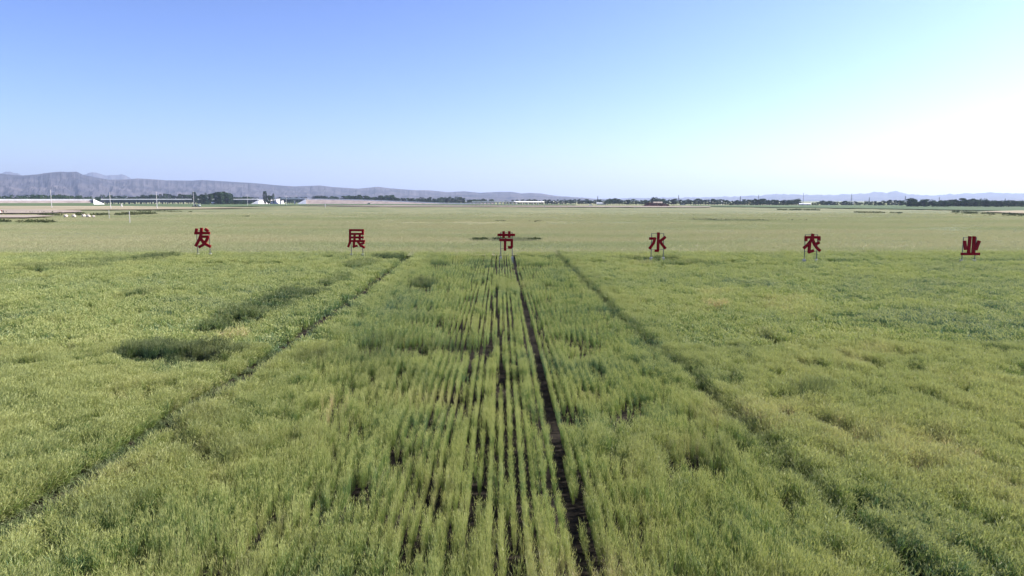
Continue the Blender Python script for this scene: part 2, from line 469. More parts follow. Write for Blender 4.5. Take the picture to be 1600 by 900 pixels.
# dark growth and shade of stand faces, both painted as plant tint: centre and half size in the photograph (on top of the crop)
PATCH = [(297, 542, 95, 9, 1.0), (360, 497, 42, 14, 0.8), (400, 482, 45, 14, 0.8), (455, 458, 42, 8, 1.0), (430, 468, 45, 8, .7), (592, 528, 26, 11, 0.75), (650, 532, 35, 6, .6), (735, 533, 58, 7, 0.85),
         (660, 440, 22, 5, 1.0), (522, 435, 20, 7, 0.55), (612, 400, 24, 2.2, 1.0), (690, 409, 20, 3, 0.8), (560, 410, 26, 5, 0.6), (215, 455, 25, 4, 0.55), (180, 405, 60, 2.5, .5), (90, 414, 70, 3, .5), (660, 494, 45, 5, 0.45),
         (560, 552, 110, 13, 0.5), (330, 655, 60, 18, 0.25), (310, 700, 90, 18, 0.22), (1195, 520, 14, 6, .6), (1255, 605, 26, 10, 0.5), (600, 585, 90, 20, 0.3), (1110, 690, 30, 20, 0.3),
         (170, 792, 110, 22, 0.22), (300, 830, 50, 40, 0.22), (240, 400, 30, 2.5, .9), (790, 373, 55, 3, .9), (1140, 343, 60, 2, .6), (1010, 402, 60, 1.3, .7), (1060, 409, 60, 2, .5)]
def patch_field(x, y):
    """strength of the dark tint (growth and painted stand-face shade) and of the low strip just in front of it"""
    dep = np.zeros_like(x); low = np.zeros_like(x)
    jx = (fbm(x * 0.8, y * 0.8, 71, 4) - 0.5) * 4
    jy = (fbm(x * 0.8 + 40, y * 0.8, 72, 4) - 0.5) * 3
    for cx, cy, hw, hh, s in PATCH:
        gx, gy = on_ground(cx, cy, S_C)
        x1, _ = on_ground(cx + hw, cy, S_C)
        _, ya = on_ground(cx, cy - hh, S_C); _, yb = on_ground(cx, cy + hh, S_C)
        rx = abs(x1 - gx); ry = abs(ya - yb) / 2; cyy = (ya + yb) / 2
        q = ((x + jx * min(1, rx / 3) - gx) / rx) ** 2 + ((y + jy * min(1, ry / 3) - cyy) / ry) ** 2
        dep = np.maximum(dep, s * np.clip((1.25 - q) * 2.5, 0, 1))
        q2 = ((x + jx * min(1, rx / 3) - gx) / (rx * 0.9)) ** 2 + ((y - yb + 0.3) / 1.4) ** 2
        low = np.maximum(low, (s > 0.5) * s * np.clip(1.3 - q2, 0, 1))
    return dep, low

def clump_mesh(name, n, rad, width, ears, seed, hmul=1.0, awn=True, mat=None):
    rg = random.Random(seed)
    V = []; F = []; C = []
    def quad_strip(pts, ws, side, col):
        b = len(V)
        for p, wd in zip(pts, ws):
            V.append(p - side * wd / 2); V.append(p + side * wd / 2)
        for i in range(len(pts) - 1):
            F.append((b + 2 * i, b + 2 * i + 1, b + 2 * i + 3, b + 2 * i + 2))
        for i in range(len(pts)):
            C.append((i / (len(pts) - 1), col, 0)); C.append((i / (len(pts) - 1), col, 0))
    for k in range(n):
        a = rg.random() * 6.283; r = rad * math.sqrt(rg.random())
        root = Vector((r * math.cos(a), r * math.sin(a), 0.0))
        hgt = rg.uniform(0.56, 0.76) * hmul
        la = rg.gauss(0, 0.10); lb = rg.gauss(0, 0.10)
        out = Vector((math.cos(a), math.sin(a), 0)) * rad * 0.4
        az = rg.random() * 3.1416
        side = Vector((math.cos(az), math.sin(az), 0))
        col = rg.random()
        top = root + Vector((la * hgt, lb * hgt, hgt)) + out
        mid = root.lerp(top, 0.55) - Vector((la, lb, 0)) * 0.08
        if rg.random() < ears:
            quad_strip([root + Vector((0, 0, .12)), mid, top], [width * 0.5, width * 0.45, width * 0.3], side, col)
            # ear
            dirv = (top - mid).normalized()
            dirv = (dirv + Vector((rg.gauss(0, .25), rg.gauss(0, .25), -0.05))).normalized()
            L = rg.uniform(0.07, 0.10)
            for sd_ in (side, dirv.cross(side)):
                b = len(V)
                V.extend([top, top + dirv * L * 0.5 - sd_ * width * 0.75, top + dirv * L, top + dirv * L * 0.5 + sd_ * width * 0.75])
                F.append((b, b + 1, b + 2, b + 3)); C.extend([(1, col, 1)] * 4)
            if awn:
                for j in range(3):
                    b = len(V)
                    sp = (dirv + Vector((rg.gauss(0, .28), rg.gauss(0, .28), 0))).normalized()
                    o0 = top + dirv * L * rg.uniform(.3, .9)
                    V.extend([o0 - side * width * .16, o0 + side * width * .16, o0 + sp * 0.09])
                    F.append((b, b + 1, b + 2)); C.extend([(1, col, 1)] * 3)
        # a leaf arching off the stem
        for j in range(1 if rg.random() < 0.75 else 2):
            la2 = rg.random() * 6.283
            od = Vector((math.cos(la2), math.sin(la2), 0))
            z0 = rg.uniform(0.2, 0.62)
            p0 = root.lerp(top, z0)
            Lf = rg.uniform(0.16, 0.30) * hmul
            up = rg.uniform(0.7, 1.4)
            p1 = p0 + od * Lf * 0.22 + Vector((0, 0, Lf * 0.7 * up))
            p2 = p0 + od * Lf * 0.6 + Vector((0, 0, Lf * 1.0 * up - 0.02))
            sd2 = Vector((-od.y, od.x, 0))
            quad_strip([p0, p1, p2], [width * 0.8, width, width * 0.15], sd2, rg.random())
    me = bpy.data.meshes.new(name)
    me.from_pydata([tuple(v) for v in V], [], F)
    at = me.color_attributes.new('leaf', 'FLOAT_COLOR', 'POINT')
    arr = np.ones((len(V), 4), np.float32); arr[:, :3] = np.array(C, np.float32)
    at.data.foreach_set('color', arr.ravel())
    me.materials.append(mat or M_wheat)
    me.update()
    return me

def proto_collection(name, metas):
    c = bpy.data.collections.new(name)
    for k, me in enumerate(metas):
        o = bpy.data.objects.new('%s_%02d' % (name, k), me)
        c.objects.link(o)
    return c

def scatter(name, label, cat, pts, rot, scl, var, attrs, collection):
    me = bpy.data.meshes.new(name)
    me.vertices.add(len(pts))
    me.vertices.foreach_set('co', np.asarray(pts, np.float32).ravel())
    a = me.attributes.new('rot', 'FLOAT_VECTOR', 'POINT'); a.data.foreach_set('vector', np.asarray(rot, np.float32).ravel())
    a = me.attributes.new('scl', 'FLOAT_VECTOR', 'POINT'); a.data.foreach_set('vector', np.asarray(scl, np.float32).ravel())
    a = me.attributes.new('var', 'INT', 'POINT'); a.data.foreach_set('value', np.asarray(var, np.int32))
    for k, v in attrs.items():
        a = me.attributes.new(k, 'FLOAT', 'POINT'); a.data.foreach_set('value', np.asarray(v, np.float32))
    o = bpy.data.objects.new(name, me)
    COL.objects.link(o)
    g = bpy.data.node_groups.new(name, 'GeometryNodeTree')
    g.interface.new_socket('Geometry', in_out='INPUT', socket_type='NodeSocketGeometry')
    g.interface.new_socket('Geometry', in_out='OUTPUT', socket_type='NodeSocketGeometry')
    N = g.nodes; L = g.links
    gi = N.new('NodeGroupInput'); go = N.new('NodeGroupOutput')
    ci = N.new('GeometryNodeCollectionInfo')
    ci.inputs['Collection'].default_value = collection
    ci.inputs['Separate Children'].default_value = True
    ci.inputs['Reset Children'].default_value = True
    ip = N.new('GeometryNodeInstanceOnPoints')
    ip.inputs['Pick Instance'].default_value = True
    def named(nm, typ):
        n = N.new('GeometryNodeInputNamedAttribute'); n.data_type = typ; n.inputs['Name'].default_value = nm
        return n.outputs[0]
    L.new(gi.outputs[0], ip.inputs['Points'])
    L.new(ci.outputs[0], ip.inputs['Instance'])
    L.new(named('var', 'INT'), ip.inputs['Instance Index'])
    er = N.new('FunctionNodeEulerToRotation')
    L.new(named('rot', 'FLOAT_VECTOR'), er.inputs[0])
    L.new(er.outputs[0], ip.inputs['Rotation'])
    L.new(named('scl', 'FLOAT_VECTOR'), ip.inputs['Scale'])
    L.new(ip.outputs[0], go.inputs[0])
    md = o.modifiers.new('scatter', 'NODES'); md.node_group = g
    return tag(o, label, cat, None, 'stuff')

near_c = proto_collection('wheat_plant', [clump_mesh('wheat_plant_%d' % k, 23, 0.060, 0.0110, 0.9, 100 + k) for k in range(7)])
mid_c = proto_collection('wheat_tuft', [clump_mesh('wheat_tuft_%d' % k, 32, 0.085, 0.016, 0.42, 200 + k, awn=True) for k in range(6)])
wide_c = proto_collection('wheat_stand', [clump_mesh('wheat_stand_%d' % k, 70, 0.55, 0.045, 0.6, 300 + k, awn=False, mat=M_wheat2) for k in range(5)])

def crop(y0, y1, dx, dy, margin=8.0, blend=0.0):
    """regular drill rows along Y, cut to what the view can see with a margin"""
    ys = np.arange(y0, y1, dy)
    P = []
    for j, y in enumerate(ys):
        hw = 0.78 * y + margin
        n = int(2 * hw / dx)
        xs = (np.arange(n) - n // 2) * dx
        yy = np.full(n, y) + (RNG.random(n) - 0.5) * dy * 1.2
        if blend:
            keep = RNG.random(n) < np.clip((y - y0) / blend, 0, 1) * 1.0 + (y - y0 > blend)
            xs = xs[keep]; yy = yy[keep]
        P.append(np.stack([xs, yy], 1))
    return np.concatenate(P)

def dist_line(pts, x, y):
    return np.abs(x - poly_x(pts, y))

def dress(P, dx, near, far_fade=None):
    x = P[:, 0].copy(); y = P[:, 1].copy(); n = len(x)
    lm = poly_x(LEFT, y); rm = poly_x(RIGHT, y)
    # how open the rows are: strong in the middle, closing towards both sides
    zone = np.clip(1 - np.abs(x + 0.8) / 9.0, 0, 1) * ((x > lm) & (x < rm))
    opn = np.clip((fbm(x * 0.30, y * 0.10, 31, 2) - 0.16) * 4.0, 0, 1) * np.clip(zone * 3.2, 0, 1) * np.clip((y - 12.3) / 4 + .35, 0, 1)
    opn = np.clip(opn + 0.25 * np.clip(zone * 3, 0, 1), 0, 1)
    jit = dx * (0.10 + 1.0 * (1 - opn)); wide = 0 if near else 0.01
    x += (RNG.random(n) - 0.5) * jit
    hs = 1 + 0.42 * (fbm(x * 0.33, y * 0.24, 1, 4) - 0.5) + 0.30 * (fbm(x * 1.6, y * 1.3, 2, 2) - 0.5)
    keep = np.ones(n, bool)
    col_ = np.round(P[:, 0] / dx)
    streak = vn(y * 0.24 + col_ * 5.13, col_ * 1.7, 90) + 0.25 * (vn(y * 1.1, col_ * 2.3, 91) - 0.5)
    ch_ = _h(col_, col_ * 0, 55)
    streak = 0.55 * vn(y * 0.09 + col_ * 5.13, col_ * 1.7, 90) + 0.14 * vn(y * 0.8, col_ * 2.3, 91) + 0.60 * ch_
    guard = np.ones(n, bool)
    for ln_ in (MAIN, SIDE, THIRD, FOUR, FIVE, RT2, LM, RIGHT): guard &= np.abs(P[:, 0] - poly_x(ln_, y)) > 0.20
    gapcol = guard & (np.mod(col_, 2) == 1) & (streak + 0.90 * opn > 0.92)
    gapcol |= guard & (np.mod(col_, 2) == 1) & (streak > 0.98) & (x > lm + 1) & (x < rm)
    keep &= ~(gapcol & (RNG.random(n) > 0.08))
    rnd = RNG.random(n)
    def cut(line, half, soft, lo=0.0, y_on=0, y_off=999, patchy=0.0, seed=0):
        nonlocal hs, keep
        d = np.abs(x - poly_x(line, y) - 0.04 * (fbm(y * 0.8, y * 0, seed + 50, 2) - .5))
        act = (y > y_on) & (y < y_off)
        if patchy: act &= vn(y * 0.30, y * 0 + seed, seed) > patchy
        keep &= ~(act & (d < half + wide) & (rnd > lo))
        hs = np.where(act & (d < half + wide + soft), hs * 0.86, hs)
    cut(MAIN, 0.19, 0.06, 0.0)
    cut(SIDE, 0.075, 0.08, 0.0, patchy=0.12, seed=3)
    cut(THIRD, 0.09, 0.05, 0.0, patchy=0.10, seed=4)
    cut(FOUR, 0.08, 0.06, 0.05, patchy=0.40, seed=5)
    cut(FIVE, 0.085, 0.06, 0.05, patchy=0.40, seed=6)
    cut(RT2, 0.08, 0.06, 0.2, patchy=0.5, seed=7)
    cut(LM, 0.10, 0.06, 0.2, patchy=0.45, seed=8)
    cut(RIGHT, 0.19, 0.16, 0.15, patchy=0.12, seed=9)
    # further open rows, each with its own broken rhythm
    row = np.round(P[:, 0] / dx)
    per = np.maximum(1, round(0.56 / dx))
    rs = _h(row, row * 0, 77)
    broken = vn(y * 0.22 + row * 3.7, row * 1.3, 19)
    isrow = (np.mod(row, per) == 0)
    keep &= ~(isrow & guard & False & (broken > 0.74 - 0.10 * zone) & (rs > 0.35) & (zone > 0.12) & (rnd > 0.12))
    # foot track on the left: trodden, regrown lower
    dl = np.abs(x - lm)
    inl = dl < (0.62 if near else 0.55)
    keep &= ~(inl & (rnd > 0.22))
    hs = np.where(inl, hs * 0.4, hs)
    g2 = sorted([on_ground(a, b, S_C) for a, b in LEFT2])
    yl2 = np.interp(x, [q[0] for q in g2], [q[1] for q in g2]) + (fbm(x * 0.3, x * 0, 6, 2) - .5) * 2
    l2 = (np.abs(y - yl2) < 1.2) & (x < on_ground(250, 400, S_C)[0])
    keep &= ~(l2 & (rnd > 0.3)); hs = np.where(l2, hs * 0.6, hs)
    # cross track just before the signs
    yx = 81.0 + 0.02 * x + (fbm(x * 0.15, x * 0, 5, 2) - .5) * 1.2
    cr = (np.abs(y - yx) < 1.4) & ((x > 6) | (vn(x * 0.12, x * 0, 8) > 0.55))
    cr2 = (np.abs(y - yx + 4.6) < 1.5) & (x > -3) & (x < 34) & (vn(x * 0.2, x * 0, 9) > 0.4)
    keep &= ~((cr | cr2) & (rnd > 0.15))
    dep, low = patch_field(x, y)
    keep &= ~((low > 0.4) & (rnd > 0.2))
    hs = hs * np.where(low > 0.3, 0.55, 1.0) * (1 + 0.30 * dep)
    # random thin spots
    thin = fbm(x * 1.7, y * 0.9, 44, 3)
    rough = np.clip(0.5 + 0.5 * (x < rm) + 0.3 * (fbm(x * 0.12, y * 0.12, 45, 2) - 0.5), 0, 1)
    tl = 0.645 - 0.07 * rough * (1 if near else 0.7) + 0.05 * opn
    keep &= ~((thin > tl) & (rnd > 0.35))
    hs = np.where(thin > tl - 0.03, hs * 0.78, hs)
    cl_ = vn(x * 2.1, y * 1.6, 46)
    hs = hs * (0.91 + 0.18 * cl_)
    # hue
    t = 0.42 + 0.6 * (fbm(x * 0.10, y * 0.10, 12, 4) - 0.5) + 0.7 * (fbm(x * 0.55, y * 0.4, 13, 3) - 0.5)
    t += 0.05 * (x < lm)
    brown = np.clip(1 - np.abs((x - rm) - 7) / 9, 0, 1) * (x > rm)
    bn_ = np.clip((fbm(x * .3, y * .2, 15, 3) - 0.42) * 5, 0, 1)
    t += 0.20 * brown * bn_
    blue = np.clip((x - rm - 10) / 14, 0, 1) * np.clip((75 - y) / 30, 0, 1)
    t -= 0.20 * blue * np.clip((fbm(x * .08, y * .12, 16, 3) - 0.36) * 5, 0, 1)
    t -= np.clip((y - 24) / 14, 0, 1) * 0.10
    t -= 0.05 * (x < lm)
    for sx_, sy_, sr_ in ((525, 622, 0.55), (360, 516, 0.9), (500, 640, 0.35), (1120, 470, 0.8)):
        ax_, ay_ = on_ground(sx_, sy_, S_C)
        t += 0.55 * (np.hypot(x - ax_, (y - ay_) * 0.7) < sr_) * (rnd > 0.4)
    t += (RNG.random(n) - 0.5) * 0.24
    deep = np.clip(dep * 0.78 * (0.5 + 0.5 * RNG.random(n)) + np.where(inl, 0.68, 0) + np.where(l2, 0.5, 0) + np.where(dist_line(RIGHT, x, y) < 0.4, 0.35, 0), 0, 0.9)  # patch tint paints in shade of stand faces; track plants are darker green
    # lean with the wind, in waves
    wv = fbm(x * 0.22 + 5, y * 0.30, 21, 3)
    wa = fbm(x * 0.12, y * 0.12, 22, 2) * 2.6 - 0.6
    lean = (0.06 + 0.6 * np.clip(wv - 0.3, 0, 1) + 0.25 * RNG.random(n)) * (1 - 0.6 * opn)
    rx = -lean * np.sin(wa) * 0.8; ry = lean * np.cos(wa)
    rz = np.where(opn > 0.3, (RNG.random(n) - .5) * 0.8 + np.where(RNG.random(n) < .5, 3.1416, 0), RNG.random(n) * 6.283)
    k = keep
    # world tilt first, then own spin: Rz applied in mesh space
    E = np.stack([rx, ry, rz * 0], 1)
    # spin the tuft by picking mirrored scale and variant instead of a yaw that would turn the lean
    sx = (0.85 + 0.35 * RNG.random(n)) * np.where(RNG.random(n) < .5, -1, 1)
    sy = (0.85 + 0.35 * RNG.random(n)) * np.where(RNG.random(n) < .5, -1, 1)
    g_ = (1.30 if near else (1.12 if dx < .2 else 1.9)) - 0.40 * opn
    gx_ = g_ * (1 - 0.46 * opn)
    rx = rx; ry = ry * (1 - 0.75 * opn)
    S = np.stack([np.abs(sx) * gx_, np.abs(sy) * g_, hs * (0.92 + 0.16 * RNG.random(n))], 1)
    # yaw about own axis, composed with the lean
    cz, sz = np.cos(rz), np.sin(rz)
    # tilt vector rotated into the tuft frame
    E = np.stack([rx * cz + ry * sz, -rx * sz + ry * cz, rz], 1)
    pts = np.stack([x, y, np.zeros(n)], 1)
    return pts[k], E[k], S[k], t[k], deep[k]

def build_crop():
    P = crop(8.5, 34, 0.14, 0.16)
    pts, E, S, t, d = dress(P, 0.14, True)
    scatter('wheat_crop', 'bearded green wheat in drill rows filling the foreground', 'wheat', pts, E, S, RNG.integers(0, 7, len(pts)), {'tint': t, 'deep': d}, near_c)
    n1 = len(pts)
    P = crop(34, 96, 0.14, 0.32)
    P = P[(P[:, 0] > -9.4) & (P[:, 0] < 9.4)]
    A = dress(P, 0.14, False)
    P = crop(34, 96, 0.28, 0.36)
    P = P[(P[:, 0] < -9.4) | (P[:, 0] > 9.4)]
    B = dress(P, 0.28, False)
    pts, E, S, t, d = [np.concatenate([a, b]) for a, b in zip(A, B)]
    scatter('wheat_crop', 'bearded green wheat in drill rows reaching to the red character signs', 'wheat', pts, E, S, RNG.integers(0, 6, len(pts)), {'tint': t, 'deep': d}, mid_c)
    n2 = len(pts)
    P = crop(94, 430, 1.05, 1.35, 10)
    P = P[RNG.random(len(P)) < np.clip((430 - P[:, 1]) / 260, 0, 1) ** 1.3]
    x = P[:, 0] + (RNG.random(len(P)) - .5) * 0.8; y = P[:, 1]
    n = len(x)
    hs = 0.98 + 0.30 * (fbm(x * 0.12, y * 0.10, 61, 3) - 0.5)
    dep, low = patch_field(x, y)
    t = 0.86 + 1.1 * (fbm(x * 0.014, y * 0.07, 62, 4) - 0.5) + 0.25 * (fbm(x * 0.3, y * 0.3, 63, 2) - 0.5) + (RNG.random(n) - .5) * .15
    a = RNG.random(n) * 6.283
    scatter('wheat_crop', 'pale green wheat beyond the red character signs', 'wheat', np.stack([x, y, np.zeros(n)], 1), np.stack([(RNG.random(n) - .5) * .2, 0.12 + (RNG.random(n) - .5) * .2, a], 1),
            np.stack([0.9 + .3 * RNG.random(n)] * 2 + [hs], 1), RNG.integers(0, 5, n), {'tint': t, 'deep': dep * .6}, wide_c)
    print('crop instances', n1, n2, n)
build_crop()

# far canopy: one undulating sheet
def far_canopy():
    ys = [92]
    while ys[-1] < 1150: ys.append(ys[-1] * 1.018)
    us = np.linspace(-0.86, 0.86, 380)
    V = []; F = []
    for y in ys:
        x = us * y
        yy = np.full_like(x, y)
        amp = np.clip((y - 90) / 60, 0.25, 1.0)
        z = 0.50 + amp * (0.55 * (fbm(x * 0.10, yy * 0.10, 81, 4) - 0.5) + 0.35 * (fbm(x * 0.02, yy * 0.035, 82, 3) - 0.5))
        for a, b in zip(x, z): V.append((a, y, max(b, 0.12)))
    n = len(us)
    for i in range(len(ys) - 1):
        for k in range(n - 1):
            a = i * n + k
            F.append((a, a + 1, a + n + 1, a + n))
    o = mesh_obj('wheat_canopy', V, F, M_far, smooth=True)
    tag(o, 'pale green wheat fading to tan beyond the red character signs', 'wheat', None, 'stuff')
far_canopy()

# ------------------------------------------------------------------ field strips beyond the wheat
def strip(name, label, pts, mat, z, kind='structure', bump=0.0):
    V = []
    for a, b in pts:
        x, y = on_ground(a, b, z)
        V.append((x, y, z))
    o = mesh_obj(name, V, [tuple(range(len(V)))], mat)
    return tag(o, label, None, None, kind)

Z = 1.15
strip('green_field', 'green crop field at the foot of the viaduct', [(-300, 322.4), (-300, 318.2), (470, 318.6), (900, 319.2), (900, 320.2), (470, 320.6), (330, 323.6)], M_green, Z + 0.00)
strip('stubble_field', 'dry tan stubble strip below the viaduct', [(-300, 327.5), (-300, 322.0), (90, 321.6), (200, 322.0), (310, 323.4), (430, 324.2), (230, 327.2), (60, 327.8)], M_tan, Z + 0.05)
strip('bare_earth', 'bare brown earth strip at the left edge', [(-300, 332.6), (-300, 327.2), (60, 327.2), (125, 328.6), (130, 331.0), (60, 332.8)], M_bare, Z + 0.10)
strip('bare_earth', 'second bare brown earth strip at the left edge', [(-300, 340), (-300, 335.2), (60, 335.8), (90, 337.2), (40, 339.6)], M_bare, Z + 0.03)
strip('dirt_road', 'pale dirt track along the far edge of the wheat', [(470, 321.5), (620, 320.8), (760, 321.2), (1000, 321.8), (1110, 322.4), (1110, 323.6), (1000, 323.4), (760, 322.6), (600, 322.6)], M_bare, Z + 0.12)
strip('green_field', 'dark green crop field below the right tree line', [(1080, 322.2), (1080, 320.6), (1900, 319.8), (1900, 334), (1600, 329.8), (1420, 326.5), (1200, 323.6)], M_green, Z + 0.0)
strip('stubble_field', 'tan stubble wedge at the right edge', [(1530, 330.4), (1590, 328.6), (1900, 327.6), (1900, 338), (1600, 333.2)], M_tan, Z + 0.08)

# ------------------------------------------------------------------ embankments and viaduct (far left to centre)
D_V = 1500.0
def profile_bank(name, label, prof, base_py, d, mat_slope, mat_top, wall=1.8, toe=0.0):
    """an earth bank seen side-on: crest line given by points of the photograph at distance d"""
    root_px = prof[0][0]
    x0, y0, _ = at_dist(prof[0][0], HOR, d)
    root = empty(name, (x0, y0, 0))
    tag(root, label, 'embankment')
    V = []; F = []
    n = len(prof)
    W = MB()
    for i, (px, py) in enumerate(prof):
        x, y, z = at_dist(px, py, d)
        z = max(z, 0.4)
        dx, dy = x / d, y / d
        zb = 0
        z2 = max(z - wall, 0.3)
        run = z2 * 1.6
        for dd, zz in ((-run - 4, zb), (-4, z2), (8, z2), (8 + run, zb)):
            V.append((x + dx * dd - x0, y + dy * dd - y0, zz))
    for i in range(n - 1):
        a = i * 4
        for k in range(3):
            F.append((a + k, a + 4 + k, a + 5 + k, a + 1 + k))
    F.append((0, 1, 2, 3)); F.append(tuple(reversed([(n - 1) * 4 + k for k in range(4)])))
    mesh_obj('slope', V, F, mat_slope, root)
    # parapet along the crest
    V = []; F = []
    for i, (px, py) in enumerate(prof):
        x, y, z = at_dist(px, py, d)
        z = max(z, 0.4); z2 = max(z - wall, 0.3)
        dx, dy = x / d, y / d
        for dd, zz in ((-3.8, z2 - .2), (-3.8, z), (-3.2, z), (-3.2, z2 - .2)):
            V.append((x + dx * dd - x0, y + dy * dd - y0, zz))
    for i in range(n - 1):
        a = i * 4
        for k in range(4):
            F.append((a + k, a + 4 + k, a + 4 + (k + 1) % 4, a + (k + 1) % 4))
    F.append((0, 1, 2, 3)); F.append(tuple(reversed([(n - 1) * 4 + k for k in range(4)])))
    mesh_obj('parapet', V, F, mat_top, root)
    if toe:
        V = []; F = []
        for i, (px, py) in enumerate(prof):
            x, y, z = at_dist(px, py, d); dx, dy = x / d, y / d
            run = max(z - wall, .3) * 1.6
            for dd, zz in ((-run - 16, 0), (-run - 5, toe), (-run + 2, toe), (-run + 2, 0)):
                V.append((x + dx * dd - x0, y + dy * dd - y0, zz))
        for i in range(n - 1):
            a = i * 4
            for k in range(3): F.append((a + k, a + 4 + k, a + 5 + k, a + 1 + k))
        F.append((0, 1, 2, 3)); F.append(tuple(reversed([(n - 1) * 4 + k for k in range(4)])))
        mesh_obj('grass_toe', V, F, M_green, root)
    return root, x0, y0

profile_bank('embankment', 'long straight railway embankment with white parapet at the left edge', [(-500, 310.6), (-300, 310.8), (0, 311), (60, 311), (110, 311), (146, 311)], 319, D_V, M_gravel, M_white, wall=2.6, toe=3.6)
profile_bank('embankment', 'long embankment with white parapet running down from the underpass to the middle', [(476, 310.6), (500, 310.4), (546, 311.2), (590, 312.6), (640, 314.6), (690, 316.6), (725, 317.3), (745, 316.2), (765, 315.4), (772, 315.0)], 319.5, 1450, M_gravel, M_white, wall=1.9)
profile_bank('embankment', 'short embankment piece with tall poplars between the two bridges', [(404, 311.4), (420, 310.8), (440, 310.0), (443, 310.0)], 319, D_V, M_pale, M_white, wall=2.0)

def cone_slope(px0, px1, pt, pb, d, label, rev=False, name='bridge_abutment'):
    """sloped pale facing at a bridge end"""
    xa, ya, za = at_dist(px0, pt, d); xb, yb, zb = at_dist(px1, pb, d)
    dx, dy = xa / d, ya / d
    V = []
    F = []
    n = 7
    root = empty(name, (xa, ya, 0)); tag(root, label, 'bridge abutment')
    for i in range(n + 1):
        t = i / n
        x = xa + (xb - xa) * t; y = ya + (yb - ya) * t
        z = za * (1 - t) + 0.0
        ru = max(z, 0) * 1.3
        for dd, zz in ((-ru - 5, 0), (-5, z), (9, z), (9 + ru, 0)):
            V.append((x + dx * dd - xa, y + dy * dd - ya, zz))
    for i in range(n):
        a = i * 4
        for k in range(3): F.append((a + k, a + 4 + k, a + 5 + k, a + 1 + k))
    F.append((0, 1, 2, 3))
    mesh_obj('facing', V, F, M_pale if 'pink' in label else M_white, root)
    b = MB()
    b.box((0, 0, za + 0.3), (5, 9, 0.8), math.atan2(-dx, dy))
    b.build('cap', M_white, root)
cone_slope(146, 166, 311.2, 318.8, D_V - 4, 'white paved slope closing the left embankment at the viaduct')
cone_slope(404, 390, 312.4, 319, D_V - 4, 'white paved slope at the right end of the long viaduct')
cone_slope(432, 447, 310.8, 319, D_V - 12, 'pinkish paved slope on the left side of the underpass')
cone_slope(478, 462, 310.8, 319, 1446, 'white paved slope on the right side of the underpass')

def viaduct(name, label, px0, px1, pt, pb_girder, d0, d1, spans, pier_mat, girder_mat, slant=0.0, pt1=None, ph=1.7):
    xa, ya, za = at_dist(px0, pt, d0); xb, yb, zb = at_dist(px1, pt1 or pt, d1)
    root = empty(name, (xa, ya, 0)); tag(root, label, 'bridge')
    v = Vector((xb - xa, yb - ya, zb - za)); L = v.length
    ang = math.atan2(v.y, v.x)
    gd = (pb_girder - pt) * px_m(d0)
    def seg(nm, mat, zoff, h, wdt, yo=0.0):
        b = MB()
        c = math.cos(ang + math.pi / 2); s = math.sin(ang + math.pi / 2)
        vs = []
        for e in (Vector((0, 0, za)), Vector((v.x, v.y, za + v.z))):
            for o_, zz in ((-wdt / 2 + yo, zoff - h), (wdt / 2 + yo, zoff - h), (wdt / 2 + yo, zoff), (-wdt / 2 + yo, zoff)):
                vs.append((e.x + c * o_, e.y + s * o_, e.z + zz))
        b.add(vs, [(0, 1, 2, 3), (7, 6, 5, 4), (0, 4, 5, 1), (1, 5, 6, 2), (2, 6, 7, 3), (3, 7, 4, 0)])
        return b.build(nm, mat, root)
    seg('parapet', M_white, 0.0, ph, 0.4, -4.6)
    seg('parapet', M_white, 0.0, ph, 0.4, 4.6)
    seg('deck', M_white, -1.3, 0.6, 9.0)
    seg('girder', girder_mat, -1.9, max(0.5, gd - 1.9), 6.0)
    proto = None
    for i in range(spans + 1):
        t = i / spans
        p = Vector((v.x * t, v.y * t, 0))
        top = za + v.z * t - gd
        if proto is None:
            b = MB()
            b.box((0, 0, -top / 2 - 0.8), (1.6, 4.5, top + 0.0 - 1.6), ang * 0)
            # flared head under the girder
            b.add([(-0.8, -2.25, -1.6), (0.8, -2.25, -1.6), (0.8, 2.25, -1.6), (-0.8, 2.25, -1.6), (-2.2, -3.0, 0), (2.2, -3.0, 0), (2.2, 3.0, 0), (-2.2, 3.0, 0)],
                  [(0, 1, 5, 4), (1, 2, 6, 5), (2, 3, 7, 6), (3, 0, 4, 7), (4, 5, 6, 7)])
            proto = b.build('pier', pier_mat, root)
            o = proto
        else:
            o = proto.copy(); COL.objects.link(o); o.parent = root
        o.location = (p.x, p.y, top)
        o.rotation_euler = (0, 0, ang)
    return root
viaduct('viaduct', 'long low railway viaduct with white parapet and dark piers at left', 158, 404, 310.7, 314.4, D_V, D_V, 30, M_dark, M_dark)
viaduct('road_bridge', 'short bridge over the underpass with a thick white deck', 438, 482, 309.9, 313.0, 1470, 1460, 2, M_pale, M_dark)
viaduct('road_bridge', 'small white bridge on thin piers in the middle of the horizon', 738, 806, 314.3, 316.4, 1380, 1400, 12, M_pale, M_dark, pt1=314.1, ph=0.8)
viaduct('road_bridge', 'low pale bridge deck continuing in front of the centre trees', 806, 884, 314.3, 315.6, 1400, 1650, 10, M_concrete, M_concrete, pt1=315.0)

